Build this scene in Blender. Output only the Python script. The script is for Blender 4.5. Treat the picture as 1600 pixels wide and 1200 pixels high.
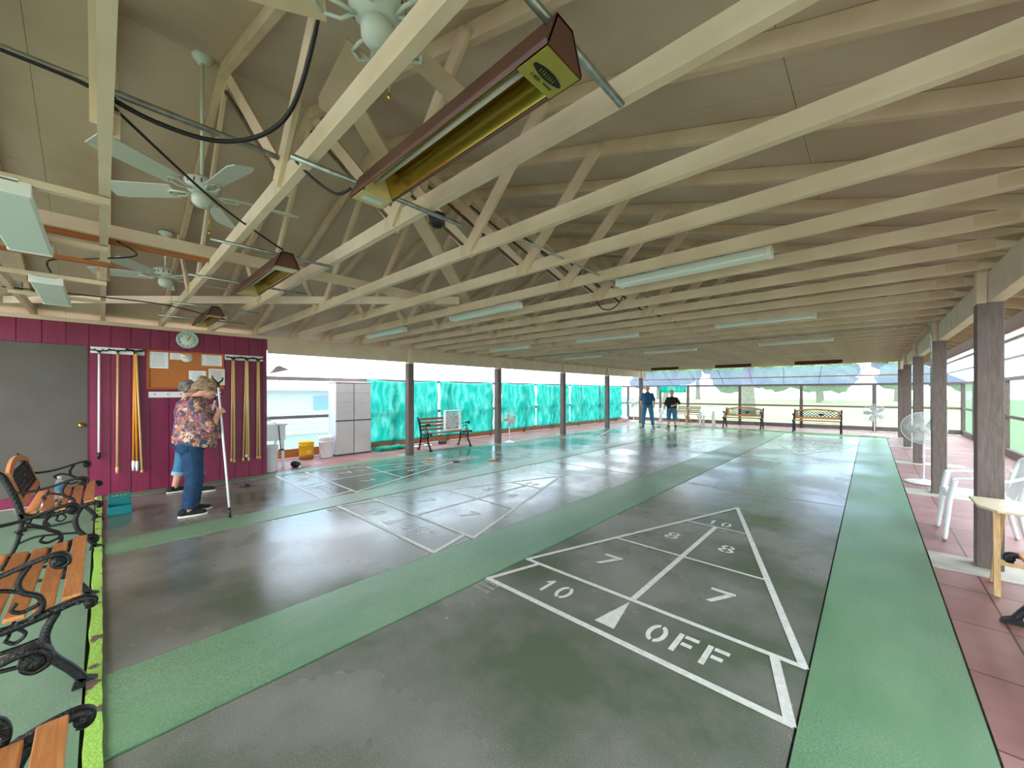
import bpy, bmesh, math, random
from mathutils import Vector, Matrix, Quaternion
random.seed(7)
PI = math.pi
for o in list(bpy.data.objects): bpy.data.objects.remove(o)
SC = bpy.context.scene
COL = SC.collection
H = 1.42            # metres per survey unit (eye height); building sizes below are in units of H

# ------------------------------------------------------------------ camera
FPX = 599.0
cd = bpy.data.cameras.new('camera'); cam = bpy.data.objects.new('camera', cd); COL.objects.link(cam)
cd.sensor_width = 36; cd.lens = FPX/1600*36; cd.shift_y = 13/1600; cd.clip_start = .02; cd.clip_end = 500
cam.location = (0, 0, H); cam.rotation_euler = (PI/2, 0, math.atan2(560, FPX))
SC.camera = cam
# ------------------------------------------------------------------ light
SC.view_settings.view_transform = 'Standard'; SC.view_settings.look = 'None'
SC.view_settings.gamma = 1; SC.view_settings.use_curve_mapping = False
SC.view_settings.exposure = 2.15
W = bpy.data.worlds.new('World'); SC.world = W; W.use_nodes = True
nt = W.node_tree; nt.nodes.clear()
wo = nt.nodes.new('ShaderNodeOutputWorld'); bg = nt.nodes.new('ShaderNodeBackground')
tc = nt.nodes.new('ShaderNodeTexCoord'); nz = nt.nodes.new('ShaderNodeTexNoise'); rp = nt.nodes.new('ShaderNodeValToRGB')
nz.inputs['Scale'].default_value = 2.2; nz.inputs['Detail'].default_value = 5
rp.color_ramp.elements[0].position = .38; rp.color_ramp.elements[0].color = (.62, .78, 1, 1)
rp.color_ramp.elements[1].position = .58; rp.color_ramp.elements[1].color = (1, .985, .96, 1)
nt.links.new(tc.outputs['Generated'], nz.inputs['Vector']); nt.links.new(nz.outputs['Fac'], rp.inputs['Fac'])
nt.links.new(rp.outputs['Color'], bg.inputs['Color']); bg.inputs['Strength'].default_value = 1.9
nt.links.new(bg.outputs['Background'], wo.inputs['Surface'])

# ------------------------------------------------------------------ materials
MATS = {}
def srgb(c):
    return tuple(((v/255)/12.92 if v/255 <= .04045 else ((v/255+.055)/1.055)**2.4) for v in c) + (1,)
def mat(name, col, rough=.6, metal=0, noise=None, nscale=20, bump=0, bscale=60, spec=.5, stretch=None, detail=4, trans=0, lo=.35, hi=.65):
    """procedural principled; noise = second sRGB colour mixed in by object-space noise"""
    if name in MATS: return MATS[name]
    m = bpy.data.materials.new(name); m.use_nodes = True; MATS[name] = m
    n = m.node_tree; b = n.nodes['Principled BSDF']; L = n.links
    b.inputs['Base Color'].default_value = srgb(col); b.inputs['Roughness'].default_value = rough
    b.inputs['Metallic'].default_value = metal; b.inputs['Specular IOR Level'].default_value = spec
    if trans: b.inputs['Transmission Weight'].default_value = trans
    if noise or bump:
        t = n.nodes.new('ShaderNodeTexCoord'); mp = n.nodes.new('ShaderNodeMapping')
        L.new(t.outputs['Object'], mp.inputs['Vector'])
        if stretch: mp.inputs['Scale'].default_value = stretch
    if noise:
        z = n.nodes.new('ShaderNodeTexNoise'); z.inputs['Scale'].default_value = nscale; z.inputs['Detail'].default_value = detail
        r = n.nodes.new('ShaderNodeValToRGB'); r.color_ramp.elements[0].position = lo; r.color_ramp.elements[1].position = hi
        r.color_ramp.elements[0].color = srgb(col); r.color_ramp.elements[1].color = srgb(noise)
        L.new(mp.outputs['Vector'], z.inputs['Vector']); L.new(z.outputs['Fac'], r.inputs['Fac']); L.new(r.outputs['Color'], b.inputs['Base Color'])
    if bump:
        z2 = n.nodes.new('ShaderNodeTexNoise'); z2.inputs['Scale'].default_value = bscale; z2.inputs['Detail'].default_value = 3
        bp = n.nodes.new('ShaderNodeBump'); bp.inputs['Strength'].default_value = bump; bp.inputs['Distance'].default_value = .01
        L.new(mp.outputs['Vector'], z2.inputs['Vector']); L.new(z2.outputs['Fac'], bp.inputs['Height']); L.new(bp.outputs['Normal'], b.inputs['Normal'])
    return m
def N(m, t, **kw):
    x = m.node_tree.nodes.new(t)
    for k, v in kw.items(): setattr(x, k, v)
    return x

M = {}
M['cream'] = mat('cream_paint', (222, 200, 178), .55, noise=(208, 185, 160), nscale=3, stretch=(1, 1, 1), bump=.15, bscale=30)
M['cream_web'] = mat('cream_paint_web', (214, 190, 162), .6, noise=(198, 172, 144), nscale=4, bump=.15, bscale=30)
M['deck_shaded'] = mat('cream_paint_shaded', (202, 182, 162), .65, noise=(184, 163, 142), nscale=1.6, bump=.2, bscale=12)  # same cream paint as the timbers, with the roof shade darkened into its colour
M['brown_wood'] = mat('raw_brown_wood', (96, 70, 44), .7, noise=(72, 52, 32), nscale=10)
M['brown_post'] = mat('brown_post_paint', (120, 106, 101), .75, noise=(104, 90, 85), nscale=14, stretch=(3, 3, .5), bump=.6, bscale=50)
M['iron'] = mat('black_cast_iron', (12, 12, 14), .42, bump=.5, bscale=120, spec=.45)
M['slat'] = mat('varnished_slat', (226, 156, 96), .4, noise=(206, 130, 72), nscale=8, stretch=(1.2, 14, 14), detail=6)
M['slat_old'] = mat('weathered_slat', (165, 118, 92), .5, noise=(140, 92, 70), nscale=8, stretch=(1.2, 14, 14))
M['pale_wood'] = mat('pale_wood', (212, 178, 128), .5, noise=(196, 158, 106), nscale=7, stretch=(8, 2, 2))
M['table_top'] = mat('bleached_top', (222, 208, 180), .45, noise=(206, 190, 160), nscale=7, stretch=(2, 8, 2))
M['white_pl'] = mat('white_plastic', (238, 238, 240), .35, spec=.5)
M['grey_pl'] = mat('light_grey_plastic', (212, 208, 208), .5, noise=(200, 196, 197), nscale=2)
M['dk_grey'] = mat('dark_grey_plastic', (60, 58, 66), .5)
M['black'] = mat('black_plastic', (18, 18, 20), .4)
M['rubber'] = mat('black_cable', (16, 15, 16), .45)
M['steel'] = mat('galvanised_steel', (176, 180, 178), .3, metal=.85, noise=(140, 146, 146), nscale=25)
M['brown_metal'] = mat('brown_enamel', (96, 58, 50), .4, noise=(84, 48, 40), nscale=6)
M['gold_metal'] = mat('gold_reflector', (196, 176, 96), .16, metal=1)
M['tube'] = mat('quartz_tube', (205, 198, 200), .25, spec=.8)
M['brass'] = mat('brass', (200, 160, 70), .25, metal=1)
M['orange_wood'] = mat('orange_stain', (184, 112, 62), .5, noise=(160, 92, 46), nscale=6, stretch=(10, 1, 10))
M['lens'] = mat('white_diffuser', (226, 236, 232), .35)
M['fanwhite'] = mat('fan_blade_white', (208, 214, 206), .5)
M['yellow_pl'] = mat('yellow_plastic', (246, 190, 20), .4)
M['teal_pl'] = mat('teal_plastic', (0, 128, 134), .4)
M['paper'] = mat('paper', (236, 236, 236), .8)
M['paper2'] = mat('cream_paper', (222, 212, 200), .8)
M['ink'] = mat('grey_ink', (130, 134, 146), .8)
M['cork'] = mat('cork', (190, 118, 62), .9, noise=(178, 106, 52), nscale=60, detail=2)
M['cork_frame'] = mat('cork_frame_wood', (186, 84, 34), .5)
M['gold_cue'] = mat('tan_cue', (216, 184, 124), .35)
M['orange_cue'] = mat('amber_cue', (222, 150, 40), .35)
M['white_paint'] = mat('white_floor_paint', (226, 226, 218), .4, noise=(204, 206, 198), nscale=30)
M['mark'] = mat('worn_white_paint', (190, 194, 186), .5, noise=(160, 168, 158), nscale=60)
M['skin'] = mat('skin', (222, 168, 142), .5, noise=(212, 150, 126), nscale=25)
M['grey_hair'] = mat('grey_hair', (150, 140, 132), .7, noise=(96, 88, 82), nscale=30, bump=1, bscale=70)
M['blond_hair'] = mat('dark_blond_hair', (176, 148, 116), .6, noise=(104, 82, 62), nscale=26, bump=1, bscale=60, stretch=(1, 1, 2.5))
M['denim'] = mat('dark_denim', (26, 66, 104), .85, noise=(18, 50, 84), nscale=14, bump=.5, bscale=40)
M['denim2'] = mat('mid_denim', (64, 124, 162), .85, noise=(50, 102, 140), nscale=10, bump=.4, bscale=30)
M['denim_cuff'] = mat('pale_denim_cuff', (150, 178, 200), .9)
M['blue_tee'] = mat('blue_tee', (24, 84, 176), .85, noise=(70, 170, 220), nscale=9, lo=.5, hi=.56)
M['blue_shirt'] = mat('teal_blue_shirt', (30, 84, 118), .85, noise=(24, 70, 102), nscale=6)
M['black_shirt'] = mat('black_shirt', (18, 18, 22), .85)
M['shoe'] = mat('black_shoe', (26, 26, 30), .8, bump=.4, bscale=150)
M['shoe_grey'] = mat('grey_shoe', (120, 122, 124), .8)
M['sole'] = mat('white_sole', (226, 222, 214), .6)
M['poly_white'] = mat('white_bag', (236, 236, 238), .45)
M['grass'] = mat('lawn', (128, 134, 92), .9, noise=(112, 122, 76), nscale=.6)
M['leaf'] = mat('leaves', (96, 138, 70), .8, noise=(60, 100, 48), nscale=3)
M['bark'] = mat('bark', (120, 108, 96), .9, noise=(90, 80, 70), nscale=6)
M['road'] = mat('road', (150, 160, 156), .9)
M['siding'] = mat('pale_siding', (222, 214, 200), .7)
M['house_blue'] = mat('blue_trim', (70, 150, 180), .6)
M['ceil_white'] = mat('clock_face', (232, 236, 224), .5)
M['clock_rim'] = mat('clock_rim', (178, 210, 216), .35)
M['door_grey'] = mat('grey_door_paint', (86, 80, 74), .5, noise=(80, 74, 68), nscale=3)
M['curb'] = mat('lime_curb_paint', (150, 192, 84), .55, noise=(104, 84, 74), nscale=7, lo=.56, hi=.6, bump=.5)
M['gap'] = mat('dark_crack', (40, 34, 28), .9)

def shirt_material():
    m = bpy.data.materials.new('paisley_cloth'); m.use_nodes = True; n = m.node_tree; b = n.nodes['Principled BSDF']
    b.inputs['Roughness'].default_value = .85
    t = N(m, 'ShaderNodeTexCoord'); v = N(m, 'ShaderNodeTexVoronoi'); z = N(m, 'ShaderNodeTexNoise'); r = N(m, 'ShaderNodeValToRGB')
    wv = N(m, 'ShaderNodeTexWave'); mx = N(m, 'ShaderNodeMix'); mx.data_type = 'RGBA'
    z.inputs['Scale'].default_value = 10; z.inputs['Distortion'].default_value = 1.5; z.inputs['Detail'].default_value = 3
    ad = N(m, 'ShaderNodeVectorMath'); ad.operation = 'MULTIPLY_ADD'; ad.inputs[1].default_value = (.12, .12, .12)
    n.links.new(t.outputs['Object'], z.inputs['Vector']); n.links.new(z.outputs['Color'], ad.inputs[0]); n.links.new(t.outputs['Object'], ad.inputs[2])
    v.inputs['Scale'].default_value = 26; n.links.new(ad.outputs[0], v.inputs['Vector'])
    cr = r.color_ramp; cr.interpolation = 'CONSTANT'
    cols = [(0, (78, 66, 74)), (.15, (168, 112, 106)), (.3, (58, 78, 104)), (.42, (196, 160, 132)), (.55, (182, 96, 118)), (.68, (128, 104, 100)), (.8, (206, 128, 70)), (.9, (206, 176, 156))]
    while len(cr.elements) < len(cols): cr.elements.new(.5)
    for e, (p, c) in zip(cr.elements, cols): e.position = p; e.color = srgb(c)
    sp = N(m, 'ShaderNodeSeparateColor'); n.links.new(v.outputs['Color'], sp.inputs[0]); n.links.new(sp.outputs[0], r.inputs['Fac'])
    v2 = N(m, 'ShaderNodeTexVoronoi'); v2.feature = 'DISTANCE_TO_EDGE'; v2.inputs['Scale'].default_value = 26; n.links.new(ad.outputs[0], v2.inputs['Vector'])
    r2 = N(m, 'ShaderNodeValToRGB'); r2.color_ramp.elements[0].position = .05; r2.color_ramp.elements[1].position = .09
    n.links.new(v2.outputs['Distance'], r2.inputs['Fac']); n.links.new(r2.outputs['Color'], mx.inputs['Factor'])
    mx.inputs[6].default_value = srgb((70, 62, 78)); n.links.new(r.outputs['Color'], mx.inputs[7]); n.links.new(mx.outputs[2], b.inputs['Base Color'])
    return m
M['paisley'] = shirt_material()

def floor_material(name, c1, c2, c3, rough0, rough1, grain=180, patch=1.1, streak=None):
    """painted concrete: patches, fine grain, specks and worn gloss"""
    m = bpy.data.materials.new(name); m.use_nodes = True; n = m.node_tree; b = n.nodes['Principled BSDF']; L = n.links
    t = N(m, 'ShaderNodeTexCoord')
    a = N(m, 'ShaderNodeTexNoise'); a.inputs['Scale'].default_value = patch; a.inputs['Detail'].default_value = 7; a.inputs['Roughness'].default_value = .6
    r = N(m, 'ShaderNodeValToRGB'); r.color_ramp.elements[0].position = .4; r.color_ramp.elements[1].position = .62
    r.color_ramp.elements[0].color = srgb(c1); r.color_ramp.elements[1].color = srgb(c2)
    src = t.outputs['Object']
    if streak:
        mp = N(m, 'ShaderNodeMapping'); mp.inputs['Scale'].default_value = streak; L.new(src, mp.inputs['Vector']); L.new(mp.outputs[0], a.inputs['Vector'])
    else: L.new(src, a.inputs['Vector'])
    L.new(a.outputs['Fac'], r.inputs['Fac'])
    g = N(m, 'ShaderNodeTexNoise'); g.inputs['Scale'].default_value = grain; g.inputs['Detail'].default_value = 2; L.new(src, g.inputs['Vector'])
    p2 = N(m, 'ShaderNodeTexNoise'); p2.inputs['Scale'].default_value = .9; p2.inputs['Detail'].default_value = 5; L.new(src, p2.inputs['Vector'])
    ma = N(m, 'ShaderNodeMath'); ma.operation = 'MULTIPLY'; L.new(g.outputs['Fac'], ma.inputs[0]); L.new(p2.outputs['Fac'], ma.inputs[1])
    rr = N(m, 'ShaderNodeValToRGB'); rr.color_ramp.elements[0].position = .24; rr.color_ramp.elements[1].position = .46; L.new(ma.outputs[0], rr.inputs['Fac'])
    mx = N(m, 'ShaderNodeMix'); mx.data_type = 'RGBA'; L.new(rr.outputs['Color'], mx.inputs['Factor']); L.new(r.outputs['Color'], mx.inputs[6]); mx.inputs[7].default_value = srgb(c3)
    L.new(mx.outputs[2], b.inputs['Base Color']); b.inputs['Specular IOR Level'].default_value = .8
    q = N(m, 'ShaderNodeMapRange'); q.inputs['From Min'].default_value = .35; q.inputs['From Max'].default_value = .65
    q.inputs['To Min'].default_value = rough0; q.inputs['To Max'].default_value = rough1; L.new(p2.outputs['Fac'], q.inputs['Value']); L.new(q.outputs[0], b.inputs['Roughness'])
    bp = N(m, 'ShaderNodeBump'); bp.inputs['Strength'].default_value = .12; bp.inputs['Distance'].default_value = .003
    L.new(g.outputs['Fac'], bp.inputs['Height']); L.new(bp.outputs['Normal'], b.inputs['Normal'])
    return m
M['lane'] = floor_material('court_surface', (88, 101, 83), (124, 122, 116), (144, 147, 139), .15, .34, 160, .9)
M['green'] = floor_material('green_concrete', (92, 134, 98), (112, 148, 112), (136, 166, 134), .28, .45, 120, 1.6, (1, .35, 1))
M['green_side'] = floor_material('green_side_concrete', (98, 128, 104), (114, 142, 116), (136, 160, 138), .3, .5, 120, 1.2, (.5, 2, 1))

def paver_material():
    m = bpy.data.materials.new('pink_pavers'); m.use_nodes = True; n = m.node_tree; b = n.nodes['Principled BSDF']; L = n.links
    t = N(m, 'ShaderNodeTexCoord'); br = N(m, 'ShaderNodeTexBrick'); a = N(m, 'ShaderNodeTexNoise'); a.inputs['Scale'].default_value = 2.5; a.inputs['Detail'].default_value = 6
    br.offset = 0; br.inputs['Scale'].default_value = 1; br.inputs['Mortar Size'].default_value = .006; br.inputs['Brick Width'].default_value = .61; br.inputs['Row Height'].default_value = .61
    br.inputs['Color1'].default_value = srgb((176, 132, 126)); br.inputs['Color2'].default_value = srgb((162, 116, 112)); br.inputs['Mortar'].default_value = srgb((96, 66, 62))
    r = N(m, 'ShaderNodeValToRGB'); r.color_ramp.elements[0].position = .3; r.color_ramp.elements[1].position = .7
    r.color_ramp.elements[0].color = (.68, .62, .62, 1); r.color_ramp.elements[1].color = (1, 1, 1, 1)
    mx = N(m, 'ShaderNodeMix'); mx.data_type = 'RGBA'; mx.blend_type = 'MULTIPLY'; mx.inputs['Factor'].default_value = 1
    L.new(t.outputs['Object'], br.inputs['Vector']); L.new(t.outputs['Object'], a.inputs['Vector']); L.new(a.outputs['Fac'], r.inputs['Fac'])
    L.new(br.outputs['Color'], mx.inputs[6]); L.new(r.outputs['Color'], mx.inputs[7]); L.new(mx.outputs[2], b.inputs['Base Color'])
    b.inputs['Roughness'].default_value = .5
    return m
M['paver'] = paver_material()
M['pad'] = mat('pale_cement', (206, 200, 190), .7, noise=(180, 174, 164), nscale=5, bump=.2)

def wall_material():
    m = bpy.data.materials.new('maroon_siding'); m.use_nodes = True; n = m.node_tree; b = n.nodes['Principled BSDF']; L = n.links
    t = N(m, 'ShaderNodeTexCoord'); a = N(m, 'ShaderNodeTexNoise'); a.inputs['Scale'].default_value = 3; a.inputs['Detail'].default_value = 8
    mp = N(m, 'ShaderNodeMapping'); mp.inputs['Scale'].default_value = (1, 3, .5); L.new(t.outputs['Object'], mp.inputs['Vector']); L.new(mp.outputs[0], a.inputs['Vector'])
    r = N(m, 'ShaderNodeValToRGB'); r.color_ramp.elements[0].color = srgb((132, 26, 72)); r.color_ramp.elements[1].color = srgb((116, 20, 60)); r.color_ramp.elements[0].position = .35; r.color_ramp.elements[1].position = .65
    L.new(a.outputs['Fac'], r.inputs['Fac']); L.new(r.outputs['Color'], b.inputs['Base Color']); b.inputs['Roughness'].default_value = .45
    bp = N(m, 'ShaderNodeBump'); bp.inputs['Strength'].default_value = .2; bp.inputs['Distance'].default_value = .01
    a2 = N(m, 'ShaderNodeTexNoise'); a2.inputs['Scale'].default_value = 20; L.new(mp.outputs[0], a2.inputs['Vector']); L.new(a2.outputs['Fac'], bp.inputs['Height']); L.new(bp.outputs[0], b.inputs['Normal'])
    return m
M['maroon'] = wall_material()

def sheet_material(name, tint, transp, rough=.3, tl=(1, 1, 1)):
    """translucent sheet: part see-through, part diffusing"""
    m = bpy.data.materials.new(name); m.use_nodes = True; n = m.node_tree; n.nodes.clear(); L = n.links
    o = n.nodes.new('ShaderNodeOutputMaterial'); tr = n.nodes.new('ShaderNodeBsdfTransparent'); tl_ = n.nodes.new('ShaderNodeBsdfTranslucent'); df = n.nodes.new('ShaderNodeBsdfDiffuse')
    m1 = n.nodes.new('ShaderNodeMixShader'); m2 = n.nodes.new('ShaderNodeMixShader')
    tr.inputs[0].default_value = srgb(tint); tl_.inputs[0].default_value = srgb(tl); df.inputs[0].default_value = srgb(tl)
    m1.inputs[0].default_value = .3; L.new(tl_.outputs[0], m1.inputs[1]); L.new(df.outputs[0], m1.inputs[2])
    m2.inputs[0].default_value = transp; L.new(m1.outputs[0], m2.inputs[1]); L.new(tr.outputs[0], m2.inputs[2]); L.new(m2.outputs[0], o.inputs[0])
    return m
M['poly_wall'] = sheet_material('clear_corrugated_wall', (226, 246, 232), .6, tl=(150, 164, 152))
M['poly_roof'] = sheet_material('clear_corrugated_roof', (246, 248, 255), .6, tl=(246, 248, 252))
M['poly_back'] = sheet_material('clear_corrugated_end_roof', (178, 190, 210), .5, tl=(120, 132, 156))
M['poly_blue'] = sheet_material('blueish_corrugated_wall', (186, 214, 232), .55, tl=(140, 160, 178))
def tarp_material():
    m = bpy.data.materials.new('teal_tarp'); m.use_nodes = True; n = m.node_tree; n.nodes.clear(); L = n.links
    o = n.nodes.new('ShaderNodeOutputMaterial'); tl = n.nodes.new('ShaderNodeBsdfTranslucent'); df = n.nodes.new('ShaderNodeBsdfDiffuse'); mx = n.nodes.new('ShaderNodeMixShader')
    t = n.nodes.new('ShaderNodeTexCoord'); z = n.nodes.new('ShaderNodeTexNoise'); z.inputs['Scale'].default_value = 5; z.inputs['Detail'].default_value = 6; z.inputs['Distortion'].default_value = .6
    mp = n.nodes.new('ShaderNodeMapping'); mp.inputs['Scale'].default_value = (1, 1.4, .5); L.new(t.outputs['Object'], mp.inputs['Vector']); L.new(mp.outputs[0], z.inputs['Vector'])
    r = n.nodes.new('ShaderNodeValToRGB'); r.color_ramp.elements[0].position = .4; r.color_ramp.elements[1].position = .68
    r.color_ramp.elements[0].color = srgb((70, 214, 198)); r.color_ramp.elements[1].color = srgb((170, 240, 228))
    L.new(z.outputs['Fac'], r.inputs['Fac']); L.new(r.outputs[0], tl.inputs[0]); L.new(r.outputs[0], df.inputs[0])
    mx.inputs[0].default_value = .3; L.new(tl.outputs[0], mx.inputs[1]); L.new(df.outputs[0], mx.inputs[2]); L.new(mx.outputs[0], o.inputs[0])
    return m
M['tarp'] = tarp_material()
def glassy(name, col, rough=.05):
    m = mat(name, col, rough, trans=.0); n = m.node_tree; b = n.nodes['Principled BSDF']; o = [x for x in n.nodes if x.type == 'OUTPUT_MATERIAL'][0]
    tr = n.nodes.new('ShaderNodeBsdfTransparent'); mx = n.nodes.new('ShaderNodeMixShader'); mx.inputs[0].default_value = .72
    n.links.new(b.outputs[0], mx.inputs[1]); n.links.new(tr.outputs[0], mx.inputs[2]); n.links.new(mx.outputs[0], o.inputs[0]); return m
M['bottle'] = glassy('clear_bottle', (220, 228, 232))
M['bottle_label'] = mat('blue_label', (70, 160, 214), .5)

# ------------------------------------------------------------------ mesh helpers
def nb(): return bmesh.new()
def box(bm, x0, x1, y0, y1, z0, z1, mi=0):
    v = [bm.verts.new(p) for p in ((x0,y0,z0),(x1,y0,z0),(x1,y1,z0),(x0,y1,z0),(x0,y0,z1),(x1,y0,z1),(x1,y1,z1),(x0,y1,z1))]
    for f in ((3,2,1,0),(4,5,6,7),(0,1,5,4),(1,2,6,5),(2,3,7,6),(3,0,4,7)):
        g = bm.faces.new([v[i] for i in f]); g.material_index = mi
    return v
def bar(bm, p0, p1, w, h, up=(0,0,1), mi=0, mi_bot=None):
    """rectangular timber from p0 to p1; w across, h along up"""
    p0, p1 = Vector(p0), Vector(p1); d = (p1-p0).normalized(); up = Vector(up); s = d.cross(up).normalized(); u = s.cross(d).normalized()
    q = []
    for p in (p0, p1):
        for a, b in ((-1,-1),(1,-1),(1,1),(-1,1)): q.append(bm.verts.new(p + s*a*w/2 + u*b*h/2))
    for k, f in enumerate(((0,1,5,4),(1,2,6,5),(2,3,7,6),(3,0,4,7),(3,2,1,0),(4,5,6,7))):
        g = bm.faces.new([q[i] for i in f]); g.material_index = mi_bot if (k == 0 and mi_bot is not None) else mi
def frame_of(d):
    d = d.normalized(); a = Vector((0,0,1)) if abs(d.z) < .9 else Vector((1,0,0))
    s = d.cross(a).normalized(); return s, s.cross(d).normalized()
def tube(bm, pts, r, n=8, mi=0, cap=True, sx=1, sy=1, closed=False):
    pts = [Vector(p) for p in pts]; m = len(pts); R = r if hasattr(r, '__len__') else [r]*m
    rings = []; s = None
    for i, p in enumerate(pts):
        if closed: d = pts[(i+1) % m]-pts[i-1]
        else: d = pts[min(i+1, m-1)]-pts[max(i-1, 0)]
        if s is None: s, u = frame_of(d)
        else:
            d = d.normalized(); s = (s - d*s.dot(d)).normalized(); u = s.cross(d).normalized()
        rings.append([bm.verts.new(p + (s*math.cos(2*PI*k/n)*sx + u*math.sin(2*PI*k/n)*sy)*R[i]) for k in range(n)])
    for i in range(m if closed else m-1):
        a, b = rings[i], rings[(i+1) % m]
        for k in range(n):
            g = bm.faces.new((a[k], a[(k+1)%n], b[(k+1)%n], b[k])); g.material_index = mi; g.smooth = True
    if cap and not closed:
        for q in (rings[0][::-1], rings[-1]):
            g = bm.faces.new(q); g.material_index = mi
def lathe(bm, prof, n=20, c=(0,0,0), mi=0, axis='z', M4=None):
    c = Vector(c); rings = []
    for r, z in prof:
        ring = []
        for k in range(n):
            a = 2*PI*k/n; p = Vector((r*math.cos(a), r*math.sin(a), z))
            if axis == 'y': p = Vector((p.x, p.z, p.y))
            if axis == 'x': p = Vector((p.z, p.x, p.y))
            if M4: p = M4 @ p
            ring.append(bm.verts.new(p+c))
        rings.append(ring)
    for a, b in zip(rings, rings[1:]):
        for k in range(n):
            g = bm.faces.new((a[k], a[(k+1)%n], b[(k+1)%n], b[k])); g.material_index = mi; g.smooth = True
    for q in (rings[0][::-1], rings[-1]):
        g = bm.faces.new(q); g.material_index = mi
def ell(bm, c, r, n=14, m=9, mi=0, rot=None):
    c = Vector(c); rings = []
    top = None
    def T(p):
        p = Vector((p[0]*r[0], p[1]*r[1], p[2]*r[2]))
        if rot: p = rot @ p
        return bm.verts.new(p+c)
    t = T((0,0,1)); b = T((0,0,-1))
    for j in range(1, m):
        a = PI*j/m; rings.append([T((math.sin(a)*math.cos(2*PI*k/n), math.sin(a)*math.sin(2*PI*k/n), math.cos(a))) for k in range(n)])
    F = []
    for k in range(n):
        F.append(bm.faces.new((t, rings[0][k], rings[0][(k+1)%n]))); F.append(bm.faces.new((b, rings[-1][(k+1)%n], rings[-1][k])))
    for a, q in zip(rings, rings[1:]):
        for k in range(n): F.append(bm.faces.new((a[k], q[k], q[(k+1)%n], a[(k+1)%n])))
    for f in F: f.smooth = True; f.material_index = mi
def prism(bm, poly, t0, t1, plane='yz', mi=0):
    """extrude a 2D polygon; plane 'yz' extrudes along x, 'xz' along y, 'xy' along z"""
    def P(a, b, t): return {'yz': (t, a, b), 'xz': (a, t, b), 'xy': (a, b, t)}[plane]
    A = [bm.verts.new(P(a, b, t0)) for a, b in poly]; B = [bm.verts.new(P(a, b, t1)) for a, b in poly]
    n = len(poly); F = [bm.faces.new(A[::-1]), bm.faces.new(B)]
    for i in range(n): F.append(bm.faces.new((A[i], A[(i+1)%n], B[(i+1)%n], B[i])))
    for f in F: f.material_index = mi
def catmull(P, k=6):
    P = [Vector(p) for p in P]; out = []
    for i in range(len(P)-1):
        a = P[max(i-1, 0)]; b = P[i]; c = P[i+1]; d = P[min(i+2, len(P)-1)]
        for j in range(k):
            t = j/k; out.append(.5*((2*b)+(c-a)*t+(2*a-5*b+4*c-d)*t*t+(3*b-a-3*c+d)*t**3))
    out.append(P[-1]); return out
def ribbon(bm, pts, x0, x1, th, mi=0):
    """cast-iron strap following a 2D path (y,z), between x0 and x1, thickness th (number or list)"""
    m = len(pts); T = th if hasattr(th, '__len__') else [th]*m; rings = []
    pts = [Vector((p[0], p[1])) for p in pts]
    for i, p in enumerate(pts):
        d = (pts[min(i+1, m-1)]-pts[max(i-1, 0)]).normalized(); nn = Vector((-d.y, d.x))*T[i]/2; e = (x1-x0)*.18
        q = []
        for (xx, s) in ((x0+e, -1), (x1-e, -1), (x1, -.55), (x1, .55), (x1-e, 1), (x0+e, 1), (x0, .55), (x0, -.55)):
            v = p+nn*s; q.append(bm.verts.new((xx, v.x, v.y)))
        rings.append(q)
    for a, b in zip(rings, rings[1:]):
        for k in range(8):
            g = bm.faces.new((a[k], a[(k+1)%8], b[(k+1)%8], b[k])); g.smooth = True; g.material_index = mi
    for q in (rings[0][::-1], rings[-1]): bm.faces.new(q).material_index = mi
def sc(bm, k=H):
    bmesh.ops.scale(bm, vec=(k, k, k), verts=bm.verts); return bm
def obj(name, bm, m, parent=None, loc=None, rotz=0, bevel=0, fixn=True):
    if fixn: bmesh.ops.recalc_face_normals(bm, faces=bm.faces)
    me = bpy.data.meshes.new(name); bm.to_mesh(me); bm.free()
    o = bpy.data.objects.new(name, me); COL.objects.link(o)
    for x in (m if isinstance(m, (list, tuple)) else [m]): me.materials.append(x)
    if parent: o.parent = parent
    if loc: o.location = loc
    o.rotation_euler.z = rotz
    if bevel:
        b = o.modifiers.new('bevel', 'BEVEL'); b.width = bevel; b.segments = 2; b.limit_method = 'ANGLE'
    return o
def tag(o, label, cat, group=None):
    o['label'] = label; o['category'] = cat
    if group: o['group'] = group
    return o
def thing(name, label, cat, loc=(0,0,0), rotz=0, group=None):
    o = bpy.data.objects.new(name, None); COL.objects.link(o); o.empty_display_size = .1
    o.location = loc; o.rotation_euler = (0, 0, rotz); return tag(o, label, cat, group)
def struct(name, bm, m, label=None, parent=None, **k):
    o = obj(name, bm, m, parent, **k)
    if not parent:
        o['kind'] = 'structure'
        if label: o['label'] = label
    return o
def kids(o): return [c for c in o.children]
def dup(root, loc=None, rotz=None, label=None, group=None):
    def rec(o, par):
        c = o.copy(); COL.objects.link(c)
        if par: c.parent = par
        for k in kids(o): rec(k, c)
        return c
    r = rec(root, None)
    if loc is not None: r.location = loc
    if rotz is not None: r.rotation_euler = (0, 0, rotz)
    if label: r['label'] = label
    if group: r['group'] = group
    return r
def U(x, y, z=0): return (x*H, y*H, z*H)
# ================================================================== SETTING
XL, XR = -5.35, .495          # post lines
TY = [0.0+.4155*k for k in range(-4, 30)]
def roofz(x): return 1.77 + .309*min(.5-x, x+5.36)
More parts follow.
